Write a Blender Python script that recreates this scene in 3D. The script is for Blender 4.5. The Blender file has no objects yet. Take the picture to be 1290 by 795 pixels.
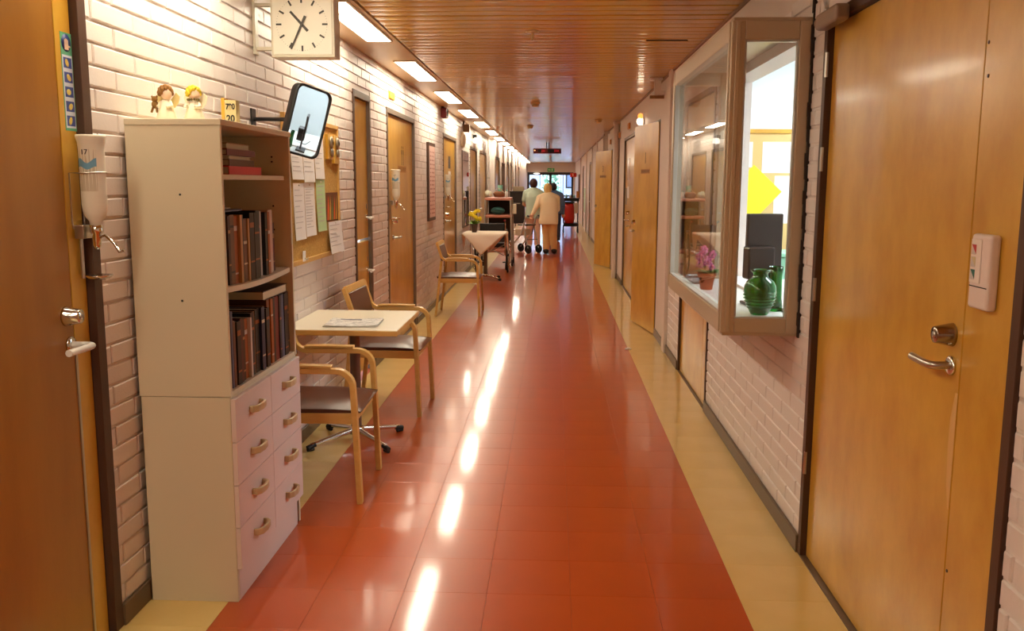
import bpy, bmesh, math, random
from mathutils import Vector, Matrix
random.seed(7)
PI = math.pi
sc = bpy.context.scene
COL = sc.collection

# ------------------------------------------------------------------ camera, world, exposure
yaw, pitch, roll = math.radians(2.629), math.radians(8.423), math.radians(.25)
Fv = Vector((-math.sin(yaw)*math.cos(pitch), math.cos(yaw)*math.cos(pitch), -math.sin(pitch)))
Rv = Vector((math.cos(yaw), math.sin(yaw), 0)); Uv = Rv.cross(Fv)
R2 = Rv*math.cos(roll)+Uv*math.sin(roll); U2 = Uv*math.cos(roll)-Rv*math.sin(roll)
cd = bpy.data.cameras.new('camera'); cam = bpy.data.objects.new('camera', cd); COL.objects.link(cam)
cd.sensor_width = 36; cd.sensor_fit = 'HORIZONTAL'; cd.lens = 36*1126/1290; cd.clip_end = 200; cd.clip_start = .05
m = Matrix.Identity(4)
for i in range(3):
    m[i][0] = R2[i]; m[i][1] = U2[i]; m[i][2] = -Fv[i]
m.translation = (0, 0, 1.5); cam.matrix_world = m; sc.camera = cam

wd = bpy.data.worlds.new('sky'); sc.world = wd; wd.use_nodes = True
bg = wd.node_tree.nodes['Background']; bg.inputs[0].default_value = (.60, .78, 1, 1); bg.inputs[1].default_value = 4.2
sc.view_settings.view_transform = 'Standard'; sc.view_settings.look = 'None'
sc.view_settings.gamma = 1; sc.view_settings.use_curve_mapping = False
sc.view_settings.exposure = 0.1
LAMP = 29.0            # radiance of the fluorescent panels
LAMPC = (1, .90, .69)

L, R, CE = -1.456, 1.022, 2.475      # left wall face, right wall face, ceiling height
L2, YS, YE = -1.33, 20.1, 44.0       # left wall beyond the step, the step, the end wall

# ------------------------------------------------------------------ helpers
def lin(c):
    c = c/255.
    return c/12.92 if c <= .04045 else ((c+.055)/1.055)**2.4
def rgb(r, g, b): return (lin(r), lin(g), lin(b), 1)
MATS = {}
def mat(name, col, rough=.5, metal=0., spec=.5, coat=0., noise=None, bump=0., bscale=60., emit=0., ecol=None,
        trans=0., ior=1.45, alpha=1., coat_rough=.05):
    """principled material; noise = (scale xyz, second colour, amount lo, hi)"""
    if name in MATS: return MATS[name]
    M = bpy.data.materials.new(name); M.use_nodes = True; nt = M.node_tree; b = nt.nodes['Principled BSDF']
    b.inputs['Base Color'].default_value = col
    b.inputs['Roughness'].default_value = rough; b.inputs['Metallic'].default_value = metal
    b.inputs['Specular IOR Level'].default_value = spec; b.inputs['IOR'].default_value = ior
    b.inputs['Coat Weight'].default_value = coat; b.inputs['Coat Roughness'].default_value = coat_rough
    b.inputs['Transmission Weight'].default_value = trans; b.inputs['Alpha'].default_value = alpha
    if emit:
        b.inputs['Emission Color'].default_value = ecol or col; b.inputs['Emission Strength'].default_value = emit
    tc = None
    if noise or bump:
        tc = nt.nodes.new('ShaderNodeTexCoord')
    if noise:
        sc_, c2, lo, hi = noise
        mp = nt.nodes.new('ShaderNodeMapping'); mp.inputs['Scale'].default_value = sc_
        nz = nt.nodes.new('ShaderNodeTexNoise'); nz.inputs['Scale'].default_value = 1; nz.inputs['Detail'].default_value = 5
        nz.inputs['Roughness'].default_value = .6
        rp = nt.nodes.new('ShaderNodeValToRGB'); rp.color_ramp.elements[0].position = lo; rp.color_ramp.elements[1].position = hi
        rp.color_ramp.elements[0].color = col; rp.color_ramp.elements[1].color = c2
        nt.links.new(tc.outputs['Object'], mp.inputs[0]); nt.links.new(mp.outputs[0], nz.inputs[0])
        nt.links.new(nz.outputs[0], rp.inputs[0]); nt.links.new(rp.outputs[0], b.inputs['Base Color'])
    if bump:
        n2 = nt.nodes.new('ShaderNodeTexNoise'); n2.inputs['Scale'].default_value = bscale; n2.inputs['Detail'].default_value = 3
        bp = nt.nodes.new('ShaderNodeBump'); bp.inputs['Strength'].default_value = bump; bp.inputs['Distance'].default_value = .004
        nt.links.new(tc.outputs['Object'], n2.inputs[0]); nt.links.new(n2.outputs[0], bp.inputs['Height'])
        nt.links.new(bp.outputs[0], b.inputs['Normal'])
    MATS[name] = M
    return M
def emis(name, col, s):
    if name in MATS: return MATS[name]
    M = bpy.data.materials.new(name); M.use_nodes = True; nt = M.node_tree; nt.nodes.clear()
    o = nt.nodes.new('ShaderNodeOutputMaterial'); e = nt.nodes.new('ShaderNodeEmission')
    e.inputs[0].default_value = (*col, 1); e.inputs[1].default_value = s; nt.links.new(e.outputs[0], o.inputs[0])
    MATS[name] = M
    return M
def glass(name, tint=(1, 1, 1), ior=1.5):
    """thin pane: clear, with Fresnel reflection"""
    M = bpy.data.materials.new(name); M.use_nodes = True; nt = M.node_tree; nt.nodes.clear()
    o = nt.nodes.new('ShaderNodeOutputMaterial'); t = nt.nodes.new('ShaderNodeBsdfTransparent'); g = nt.nodes.new('ShaderNodeBsdfGlossy')
    f = nt.nodes.new('ShaderNodeFresnel'); mx = nt.nodes.new('ShaderNodeMixShader')
    t.inputs[0].default_value = (*tint, 1); g.inputs['Roughness'].default_value = .0; 
    gm = nt.nodes.new('ShaderNodeNewGeometry'); ml = nt.nodes.new('ShaderNodeMath'); ml.operation = 'MULTIPLY_ADD'   # same reflection from both faces
    ml.inputs[1].default_value = 1/ior-ior; ml.inputs[2].default_value = ior
    nt.links.new(gm.outputs['Backfacing'], ml.inputs[0]); nt.links.new(ml.outputs[0], f.inputs[0])
    nt.links.new(f.outputs[0], mx.inputs[0]); nt.links.new(t.outputs[0], mx.inputs[1]); nt.links.new(g.outputs[0], mx.inputs[2])
    nt.links.new(mx.outputs[0], o.inputs[0]); MATS[name] = M
    return M

WOODN = ((18, 18, 1.3), rgb(168, 112, 40), .35, .75)
M_brick = mat('painted_brick', rgb(226, 214, 206), .42, bump=.25, bscale=90)
M_mortar = mat('painted_mortar', rgb(228, 216, 208), .6, bump=.3, bscale=120)
M_plaster = mat('painted_plaster', rgb(222, 206, 194), .5, bump=.08, bscale=60)
M_tile_r = mat('red_vinyl', rgb(190, 79, 20), .3, spec=.38, coat=.65, coat_rough=.09, noise=((2.2, 2.2, 2.2), rgb(182, 74, 19), .35, .7), bump=.02, bscale=9)
M_tile_b = mat('beige_vinyl', rgb(226, 192, 118), .3, spec=.35, coat=.6, coat_rough=.09, noise=((3, 3, 3), rgb(218, 182, 106), .35, .7), bump=.02, bscale=9)
M_joint = mat('floor_joint', rgb(168, 72, 26), .5)
M_slat = mat('ceiling_lamella', rgb(208, 156, 60), .4, spec=.25, coat=.9, coat_rough=.12, noise=((2, 40, 40), rgb(190, 132, 44), .35, .7))
M_slatback = mat('ceiling_backing', rgb(70, 42, 18), .8)
M_soffit = mat('soffit_board', rgb(206, 168, 118), .35)
M_birch = mat('birch_veneer', rgb(216, 168, 66), .3, coat=.3, coat_rough=.12, noise=((5, 5, 3.0), rgb(196, 141, 42), .36, .68))
M_birch_d = mat('birch_veneer_darkened', rgb(168, 114, 38), .3, coat=.3, coat_rough=.12, noise=((8, 8, 1.6), rgb(150, 94, 28), .3, .8))  # birch darkened so the near left leaf carries its shade in the colour
M_frame = mat('dark_brown_frame', rgb(78, 50, 34), .45)
M_frame2 = mat('grey_brown_frame', rgb(112, 92, 76), .45)
M_base = mat('brown_baseboard', rgb(104, 82, 60), .4)
M_chrome = mat('chrome', rgb(220, 218, 212), .12, metal=1)
M_steel = mat('brushed_steel', rgb(196, 190, 180), .3, metal=1)
M_white_lever = mat('white_lever', rgb(228, 224, 216), .3)
M_cab = mat('cream_melamine', rgb(222, 208, 178), .42)
M_cabf = mat('pale_pink_melamine', rgb(226, 206, 196), .4)
M_hole = mat('dark_hole', rgb(50, 36, 24), .9)
M_brass = mat('beige_handle', rgb(200, 178, 136), .35, metal=.25)
M_chair = mat('honey_birch', rgb(220, 174, 100), .35, coat=.2, coat_rough=.15, noise=((5, 30, 30), rgb(204, 152, 76), .3, .8))
M_leather = mat('brown_leather', rgb(92, 52, 36), .3, bump=.1, bscale=220)
M_laminate = mat('cream_laminate', rgb(232, 220, 196), .3)
M_black = mat('black_plastic', rgb(22, 20, 20), .4)
M_rubber = mat('black_rubber', rgb(26, 24, 24), .7)
M_column = mat('grey_brown_column', rgb(110, 88, 74), .35, metal=.3)
M_paper = mat('white_paper', rgb(236, 230, 226), .7)
M_alu = mat('bronze_aluminium', rgb(190, 170, 142), .35, metal=.2)
M_gasket = mat('dark_gasket', rgb(48, 36, 28), .8)
M_glass = glass('window_glass', (.98, .99, .985), 1.42)
M_lamp = emis('fluorescent_diffuser', LAMPC, LAMP)

class MB:
    def __init__(s): s.v = []; s.f = []; s.sm = []
    def add(s, vs, fs, smooth=False):
        n = len(s.v); s.v += [tuple(v) for v in vs]; s.f += [tuple(n+i for i in f) for f in fs]; s.sm += [smooth]*len(fs)
        return s
    def box(s, x0, x1, y0, y1, z0, z1, M=None):
        v = [Vector((x, y, z)) for x in (x0, x1) for y in (y0, y1) for z in (z0, z1)]
        if M is not None: v = [M @ p for p in v]
        return s.add(v, [(0, 1, 3, 2), (4, 6, 7, 5), (0, 4, 5, 1), (2, 3, 7, 6), (0, 2, 6, 4), (1, 5, 7, 3)])
    def tube(s, pts, r, seg=10, rs=None, cap=True):
        pts = [Vector(p) for p in pts]; n = len(pts); rings = []
        for i, p in enumerate(pts):
            d = (pts[min(i+1, n-1)]-pts[max(i-1, 0)]).normalized()
            if i == 0:
                a = Vector((0, 0, 1)) if abs(d.z) < .9 else Vector((1, 0, 0))
                u = d.cross(a).normalized()
            else:
                u = (u-d*u.dot(d)).normalized()
            w = d.cross(u); rr = rs[i] if rs else r
            rings.append([p+(u*math.cos(t)+w*math.sin(t))*rr for t in [2*PI*k/seg for k in range(seg)]])
        vs = [q for g in rings for q in g]; fs = []
        for i in range(n-1):
            for k in range(seg):
                a, b = i*seg+k, i*seg+(k+1) % seg
                fs.append((a, b, b+seg, a+seg))
        s.add(vs, fs, True)
        if cap:
            s.add(rings[0], [tuple(range(seg))[::-1]]); s.add(rings[-1], [tuple(range(seg))])
        return s
    def lathe(s, prof, c=(0, 0, 0), seg=20, axis='z', M=None):
        vs = []; n = len(prof)
        for r, h in prof:
            for k in range(seg):
                t = 2*PI*k/seg
                p = {'z': (r*math.cos(t), r*math.sin(t), h), 'x': (h, r*math.cos(t), r*math.sin(t)), 'y': (r*math.sin(t), h, r*math.cos(t))}[axis]
                p = Vector(p)
                if M is not None: p = M @ p
                vs.append(p+Vector(c))
        fs = [(i*seg+k, i*seg+(k+1) % seg, (i+1)*seg+(k+1) % seg, (i+1)*seg+k) for i in range(n-1) for k in range(seg)]
        fs.append(tuple(range(seg))[::-1]); fs.append(tuple((n-1)*seg+k for k in range(seg)))
        return s.add(vs, fs, True)
    def prism(s, poly, a, b, axis='y', M=None):
        """poly in the plane of the two other axes (cyclic order kept), extruded a..b on axis"""
        n = len(poly); vs = []
        for h in (a, b):
            for p, q in poly:
                v = {'x': (h, p, q), 'y': (p, h, q), 'z': (p, q, h)}[axis]
                v = Vector(v)
                if M is not None: v = M @ v
                vs.append(v)
        fs = [tuple(range(n)), tuple(range(2*n-1, n-1, -1))]+[(i, i+n, (i+1) % n+n, (i+1) % n) for i in range(n)]
        return s.add(vs, fs)
    def ribbon(s, path, t, y0, y1, M=None):
        """bent lamella: path in x,z, thickness t, width y0..y1"""
        P = [Vector((a, 0, b)) for a, b in path]; n = len(P); o = []; inn = []
        for i in range(n):
            d = (P[min(i+1, n-1)]-P[max(i-1, 0)]).normalized(); nn = Vector((-d.z, 0, d.x))*t/2
            o.append(P[i]+nn); inn.append(P[i]-nn)
        vs = []
        for q in zip(o, inn):
            for p in q:
                for y in (y0, y1):
                    v = Vector((p.x, y, p.z)); vs.append(M @ v if M is not None else v)
        fs = []
        for i in range(n-1):
            a = 4*i; b = a+4
            fs += [(a, a+1, b+1, b), (a+3, a+2, b+2, b+3), (a+1, a+3, b+3, b+1), (a+2, a, b, b+2)]
        fs += [(0, 2, 3, 1), (4*n-4, 4*n-3, 4*n-1, 4*n-2)]
        return s.add(vs, fs)
    def ball(s, c, r, seg=14, rings=9, M=None):
        if not hasattr(r, '__len__'): r = (r, r, r)
        vs = [(0, 0, -1)]
        for i in range(1, rings):
            a = -PI/2+PI*i/rings
            for k in range(seg):
                t = 2*PI*k/seg; vs.append((math.cos(a)*math.cos(t), math.cos(a)*math.sin(t), math.sin(a)))
        vs.append((0, 0, 1)); fs = []
        for k in range(seg):
            fs.append((0, 1+(k+1) % seg, 1+k)); e = 1+(rings-2)*seg; fs.append((len(vs)-1, e+k, e+(k+1) % seg))
        for i in range(rings-2):
            for k in range(seg):
                a, b = 1+i*seg+k, 1+i*seg+(k+1) % seg; fs.append((a, b, b+seg, a+seg))
        out = []
        for v in vs:
            p = Vector((v[0]*r[0], v[1]*r[1], v[2]*r[2]))
            if M is not None: p = M @ p
            out.append(p+Vector(c))
        return s.add(out, fs, True)
    def loft(s, rings, seg=28):
        vs = []; n = len(rings)
        for c, rx, ry in rings:
            for k in range(seg):
                t = 2*PI*k/seg; e = .8
                cs, sn = math.cos(t), math.sin(t)
                vs.append((c[0]+rx*math.copysign(abs(cs)**e, cs), c[1]+ry*math.copysign(abs(sn)**e, sn), c[2]))
        fs = [(i*seg+k, i*seg+(k+1) % seg, (i+1)*seg+(k+1) % seg, (i+1)*seg+k) for i in range(n-1) for k in range(seg)]
        fs += [tuple(range(seg))[::-1], tuple((n-1)*seg+k for k in range(seg))]
        return s.add(vs, fs, True)
    def cap2(s, p0, p1, r0, r1, sq=1.0, seg=14):
        """tapered capsule, for bodies"""
        p0, p1 = Vector(p0), Vector(p1); d = p1-p0; l = d.length or 1e-6; n = 8; pts = []; rs = []
        for i in range(6):
            a = -PI/2+PI/2*i/5*.98; pts.append(p0+d/l*(math.sin(a)*r0)); rs.append(max(.001, math.cos(a)*r0))
        for i in range(1, n): pts.append(p0+d*i/n); rs.append(r0+(r1-r0)*i/n)
        for i in range(6):
            a = PI/2*i/5*.98; pts.append(p1+d/l*(math.sin(a)*r1)); rs.append(max(.001, math.cos(a)*r1))
        return s.tube(pts, 0, seg, rs)

ORG = {}
def setp(o, label=None, cat=None, group=None, kind=None):
    if label: o['label'] = label
    if cat: o['category'] = cat
    if group: o['group'] = group
    if kind: o['kind'] = kind
    return o
def mesh_of(mb, off=Vector((0, 0, 0)), name='mesh'):
    me = bpy.data.meshes.new(name)
    me.from_pydata([Vector(v)-off for v in mb.v], [], mb.f)
    if any(mb.sm): me.polygons.foreach_set('use_smooth', mb.sm)
    bm = bmesh.new(); bm.from_mesh(me); bmesh.ops.recalc_face_normals(bm, faces=bm.faces); bm.to_mesh(me); bm.free()
    me.update()
    return me
def part(name, mb, m, parent=None, bevel=0, loc=None, label=None, kind=None, local=False, seg=2):
    """a mesh under its parent; builder coordinates are world ones unless local"""
    off = Vector((0, 0, 0))
    if parent is not None and not local: off = ORG[parent]
    if parent is None and loc is not None: off = Vector(loc)
    me = mesh_of(mb, off, name); me.materials.append(m)
    o = bpy.data.objects.new(name, me); COL.objects.link(o)
    if parent is not None: o.parent = parent; ORG[o] = ORG.get(parent, Vector((0, 0, 0)))
    else: o.location = off; ORG[o] = off
    if bevel:
        b = o.modifiers.new('bevel', 'BEVEL'); b.width = bevel; b.segments = seg; b.limit_method = 'ANGLE'; b.angle_limit = .6
    if label: o['label'] = label
    if kind: o['kind'] = kind
    return o
def thing(name, label, cat, loc, rz=0, group=None, kind=None):
    o = bpy.data.objects.new(name, None); COL.objects.link(o); o.location = loc; o.rotation_euler = (0, 0, rz)
    o.empty_display_size = .05; ORG[o] = Vector(loc)
    return setp(o, label, cat, group, kind)
def copy_tree(o, parent=None):
    c = o.copy(); COL.objects.link(c); c.parent = parent; ORG[c] = ORG.get(o, Vector((0, 0, 0)))
    for ch in list(o.children): copy_tree(ch, c)
    return c
def single(name, mb, m, label, cat, loc=(0, 0, 0), group=None, bevel=0, kind=None):
    o = part(name, mb, m, None, bevel, loc); return setp(o, label, cat, group, kind)
def text(name, body, size, loc, facing, m, parent, ext=.0008, align='CENTER', bold=0.0, sx=1.0):
    cu = bpy.data.curves.new(name, 'FONT'); cu.body = body; cu.size = size; cu.extrude = ext; cu.align_x = align; cu.align_y = 'CENTER'; cu.offset = bold
    t = bpy.data.objects.new(name, cu); COL.objects.link(t)
    dg = bpy.context.evaluated_depsgraph_get(); me = bpy.data.meshes.new_from_object(t.evaluated_get(dg))
    bpy.data.objects.remove(t); me.materials.clear(); me.materials.append(m)
    ax = {'+x': ((0, 1, 0), (0, 0, 1), (1, 0, 0)), '-x': ((0, -1, 0), (0, 0, 1), (-1, 0, 0)), '-y': ((1, 0, 0), (0, 0, 1), (0, -1, 0))}[facing]
    A = Matrix([[ax[c][r_] for c in range(3)] for r_ in range(3)])
    off = Vector(loc)-(ORG[parent] if parent else Vector((0, 0, 0)))
    for v in me.vertices: v.co = A @ Vector((v.co.x*sx, v.co.y, v.co.z))+off
    me.update(); o = bpy.data.objects.new(name, me); COL.objects.link(o)
    if parent: o.parent = parent; ORG[o] = ORG[parent]
    return o
ORD = ['first', 'second', 'third', 'fourth', 'fifth', 'sixth', 'seventh', 'eighth', 'ninth', 'tenth', 'eleventh', 'twelfth', 'thirteenth',
       'fourteenth', 'fifteenth', 'sixteenth', 'seventeenth', 'eighteenth', 'nineteenth', 'twentieth', 'twenty-first', 'twenty-second']

# ------------------------------------------------------------------ the setting: floor
floor = single('floor', MB().box(-1.7, 1.25, -4, YE+.3, -.12, -.004), M_joint, 'red tiled corridor floor with beige borders', 'floor', kind='structure')
xs = [L]+[-1.158+.3088*k for k in range(7)]+[R]
PY = .304; Y0 = 3.109-2*PY
def tile_mb(w, d):
    g = .0003; c = .0007; a, b = w/2-g, d/2-g
    vs = [(-a, -b, -.004), (a, -b, -.004), (a, b, -.004), (-a, b, -.004), (-a, -b, -.0008), (a, -b, -.0008), (a, b, -.0008), (-a, b, -.0008),
          (-a+c, -b+c, 0), (a-c, -b+c, 0), (a-c, b-c, 0), (-a+c, b-c, 0)]
    fs = [(8, 9, 10, 11)]+[(i, (i+1) % 4, 4+(i+1) % 4, 4+i) for i in range(4)]+[(4+i, 4+(i+1) % 4, 8+(i+1) % 4, 8+i) for i in range(4)]
    return MB().add(vs, fs)
tmesh = {}
rest = {0: MB(), 1: MB()}
for row in range(-22, 137):
    yc = Y0+PY*(row+.5)
    if yc > YE+.1: break
    for c in range(8):
        w = xs[c+1]-xs[c]; xc = (xs[c]+xs[c+1])/2; red = 0 < c < 7
        rx, ry = random.gauss(0, .0003), random.gauss(0, .0003)
        if 0 <= row < 37:
            key = (round(w, 3), red)
            if key not in tmesh:
                tmesh[key] = mesh_of(tile_mb(w, PY), name='floor_tile'); tmesh[key].materials.append(M_tile_r if red else M_tile_b)
            o = bpy.data.objects.new('floor_tile', tmesh[key]); COL.objects.link(o); o.parent = floor
            o.location = (xc, yc, random.uniform(0, .0001)); o.rotation_euler = (rx, ry, 0)
        else:
            Mx = Matrix.Translation((xc, yc, 0)) @ Matrix.Rotation(rx, 4, 'X') @ Matrix.Rotation(ry, 4, 'Y')
            t = tile_mb(w, PY); rest[int(red)].add([Mx @ Vector(v) for v in t.v], t.f)
part('floor_tile_field', rest[1], M_tile_r, floor, kind='stuff'); part('border_tile_field', rest[0], M_tile_b, floor, kind='stuff')

# ------------------------------------------------------------------ walls
def wall_boxes(mb, x0, x1, y0, y1, z1, openings):
    ys = sorted({y0, y1, *[o[0] for o in openings], *[o[1] for o in openings]})
    for a, b in zip(ys, ys[1:]):
        ops = [o for o in openings if o[0] <= a+1e-6 and o[1] >= b-1e-6]
        if not ops: mb.box(x0, x1, a, b, 0, z1); continue
        o = ops[0]
        if o[2] > 0: mb.box(x0, x1, a, b, 0, o[2])
        if o[3] < z1: mb.box(x0, x1, a, b, o[3], z1)
    return mb
BH, BP, BJ = .069, .287, .009
bmesh_cache = {}
def brick_mb(l, side):
    h = BH-BJ; d = .0065; c = .0035; a, b = l/2, h/2
    q = lambda x, e: [(x*side, -a+e, -b+e), (x*side, a-e, -b+e), (x*side, a-e, b-e), (x*side, -a+e, b-e)]
    vs = q(-.004, 0)+q(d-c, 0)+q(d, c)
    return MB().add(vs, [(i, (i+1) % 4, 4+(i+1) % 4, 4+i) for i in range(4)]+[(4+i, 4+(i+1) % 4, 8+(i+1) % 4, 8+i) for i in range(4)]+[(8, 9, 10, 11)])
def bricks(parent, side, xback, spans, openings, prio, phase=0., zmax=CE):
    """lay the courses over the spans (y0,y1); the largest 300 in view as single bricks, the rest as one part"""
    lst = []
    for z in range(int(zmax/BH)+1):
        zc = (z+.5)*BH
        if zc+BH/2 > zmax+.04: continue
        for (y0, y1) in spans:
            cuts = [(y0, y1)]
            for o in openings:
                if o[2]-.02 < zc < o[3]+.02:
                    nx = []
                    for a, b in cuts:
                        if o[1] <= a or o[0] >= b: nx.append((a, b)); continue
                        if o[0] > a: nx.append((a, o[0]))
                        if o[1] < b: nx.append((o[1], b))
                    cuts = nx
            for a, b in cuts:
                off = phase+(BP/2 if z % 2 else 0); k = math.floor((a-off)/BP)
                while off+k*BP < b:
                    p, q = max(a, off+k*BP), min(b, off+(k+1)*BP); k += 1
                    if q-p < .03: continue
                    lst.append(((p+q)/2, zc, q-p-BJ))
    lst.sort(key=lambda t: -prio(t[0], t[1])*t[2])
    field = MB()
    for i, (yc, zc, l) in enumerate(lst):
        dx = random.uniform(-.0015, .0015)*1.0; ry, rz = random.gauss(0, .006), random.gauss(0, .004)
        if i < 300:
            key = (round(l, 3), side)
            if key not in bmesh_cache:
                me = mesh_of(brick_mb(l, side), name='brick'); me.materials.append(M_brick); bmesh_cache[key] = me
            o = bpy.data.objects.new('brick', bmesh_cache[key]); COL.objects.link(o); o.parent = parent
            o.location = (xback+dx, yc, zc); o.rotation_euler = (0, ry, rz)
        else:
            Mx = Matrix.Translation((xback+dx, yc, zc)) @ Matrix.Rotation(ry, 4, 'Y') @ Matrix.Rotation(rz, 4, 'Z')
            t = brick_mb(l, side); field.add([Mx @ Vector(v) for v in t.v], t.f)
    if field.v: part('brick_field', field, M_brick, parent, kind='stuff')

opL = [(1.40, 2.80, 0, 2.13), (6.53, 7.14, 0, 2.17), (7.84, 9.40, 0, 2.15), (11.83, 13.40, 0, 2.15), (15.60, 17.0, 0, 2.13), (17.6, 19.4, 0, 2.13)]
wl = part('wall_left', wall_boxes(MB(), L-.13, L-.0065, -4, YS+.1, CE+.1, opL), M_mortar)
setp(wl, 'white painted brick wall on the left with a row of doors', 'wall', kind='structure')
def prioL(y, z):
    if 3.0 < y < 4.9 and z < 1.74: return 0.001
    if y < 2.8: return 0
    return 1/y**3
bricks(wl, 1, L-.0065, [(2.80, YS)], opL, prioL, phase=.115)
opR = [(1.97, 3.55, 0, 2.13), (3.80, 5.43, .95, 2.09), (5.86, 7.20, 0, 2.13), (8.87, 9.85, 0, 2.12), (11.45, 13.3, 0, 2.15), (15.98, 16.86, 0, 2.1),
       (25.0, 26.2, 0, 2.1), (31, 32.2, 0, 2.1)]
wr = part('wall_right', wall_boxes(MB(), R+.0065, R+.13, -4, YE, CE+.1, opR), M_mortar)
setp(wr, 'pinkish white wall on the right with doors and a bay window', 'wall', kind='structure')
bricks(wr, -1, R+.0065, [(.6, 1.97), (3.55, 5.86), (7.20, 7.94)], opR, lambda y, z: (1/y**3 if y > 1.5 else .001), phase=.06, zmax=2.24)
pw = MB()
pw.box(R, R+.02, -4, 7.94, 2.243, CE)
for a, b in [(7.94, 8.87), (9.85, 11.45), (13.3, 15.98), (16.86, 25.0), (26.2, 31), (32.2, YE)]: pw.box(R, R+.02, a, b, 0, CE)
for a, b, z in [(8.87, 9.85, 2.12), (11.45, 13.3, 2.15), (15.98, 16.86, 2.1), (25, 26.2, 2.1), (31, 32.2, 2.1)]: pw.box(R, R+.02, a, b, z, CE)
part('plaster_face', pw, M_plaster, wr)
for y in (7.94, 14.35, 15.2, 18.6, 21.5, 24.2, 28.4, 34.5): part('pilaster', MB().box(R-.03, R+.005, y, y+.16, 0, CE), M_plaster, wr, .004)
opL2 = [(20.4, 22.0, 0, 2.1), (25.3, 26.6, 0, 2.1), (27.2, 28.4, 0, 2.1), (30.2, 31.6, 0, 2.1), (33.0, 34.4, 0, 2.1)]
wl2 = part('wall_left_far', wall_boxes(MB(), L2-.13, L2-.008, YS+.08, YE, CE+.1, opL2), M_mortar)
setp(wl2, 'white painted far left wall beyond the step in the corridor', 'wall', kind='structure')
part('plaster_face', wall_boxes(MB(), L2-.008, L2, YS+.08, YE, CE, opL2), M_plaster, wl2)
part('return_face', MB().box(L-.12, L2, YS-.0, YS+.08, 0, CE), M_mortar, wl2)
rb = MB()
for z in range(35):
    zc = (z+.5)*BH
    for x0 in ((L, L+.05, L2) if z % 2 else (L, L2)),:
        for a, b in zip(x0, x0[1:]): rb.box(a+.003, b-.003, YS-.008, YS+.01, zc-.03, zc+.03)
part('brick_field', rb, M_brick, wl2, kind='stuff')
setp(part('wall_rear', MB().box(-1.7, 1.25, -4.12, -4, 0, CE+.1), M_plaster), 'plain wall closing the corridor behind the viewer', 'wall', kind='structure')

# baseboards
def base_board(name, x, side, y0, y1, lab, h=.075):
    s = MB().box(min(x, x+.014*side), max(x, x+.014*side), y0, y1, 0, h)
    setp(part(name, s, M_base, None, .003), lab, 'baseboard', kind='structure')
for i, (a, b, t) in enumerate([(2.80, 6.53, 'behind the bookcase'), (7.14, 7.84, 'between the narrow cupboard and the first full door'), (9.40, 11.83, 'behind the single chair'), (13.4, 15.6, 'under the wall mirror'), (17.0, 17.6, 'between the last two doors before the step')]):
    base_board('baseboard_left' + ('' if i == 0 else '.%03d' % i), L, 1, a, b, 'brown baseboard of the left wall ' + t)
for i, (a, b, t) in enumerate([(1.0, 1.97, 'before the near door'), (3.55, 5.86, 'under the bay window'), (7.20, 8.87, 'before the open door'), (9.85, 11.45, 'after the open door'), (13.3, 15.98, 'beneath the small notice'), (16.86, 25.0, 'behind the second open door')]):
    base_board('baseboard_right' + ('' if i == 0 else '.%03d' % i), R, -1, a, b, 'brown baseboard of the right wall ' + t)

# ------------------------------------------------------------------ ceiling
ceil = part('ceiling', MB().box(-1.7, 1.25, -4, YE+.2, CE+.02, CE+.12), M_slatback)
setp(ceil, 'brown ceiling of glossy wood-coloured lamellas', 'ceiling', kind='structure')
XS0, XS1 = -1.085, R
prof = [(-.066, .02), (-.066, .005), (-.062, .001), (-.04, -.0012), (0, -.002), (.04, -.0012), (.062, .001), (.066, .005), (.066, .02)]
smb = MB()
vs = [(x, p[0], p[1]) for x in (XS0+.004, XS1-.006) for p in prof]; n = len(prof)
smb.add(vs, [(i, i+1, n+i+1, n+i) for i in range(n-1)]+[tuple(range(n)), tuple(range(n, 2*n))])
smesh = mesh_of(smb, name='slat'); smesh.materials.append(M_slat)
field = MB(); y = -3.9; k = 0
while y < YE:
    rx = random.gauss(0, .006); dz = random.gauss(0, .0006)
    if 3.4 < y < YE:
        o = bpy.data.objects.new('slat', smesh); COL.objects.link(o); o.parent = ceil; o.location = (0, y, CE+dz); o.rotation_euler = (rx, 0, 0)
    else:
        field.add([Vector(v)+Vector((0, y, CE)) for v in smb.v], smb.f)
    y += .14; k += 1
    if k % 15 == 7: y += .012
part('slat_field', field, M_slat, ceil, kind='stuff')
tr = part('trim_1', MB().box(L-.1, XS0-.008, -4, YE, CE-.006, CE+.05), M_soffit, None)
setp(tr, 'beige soffit strip along the left wall that holds the lights', 'soffit', kind='structure')
tr = part('trim_2', MB().box(R-.014, R+.01, -4, YE, CE-.018, CE+.01), mat('pink_cornice', rgb(150, 112, 78), .5)); setp(tr, 'thin cornice between the right wall and the ceiling', 'trim', kind='structure')

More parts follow.
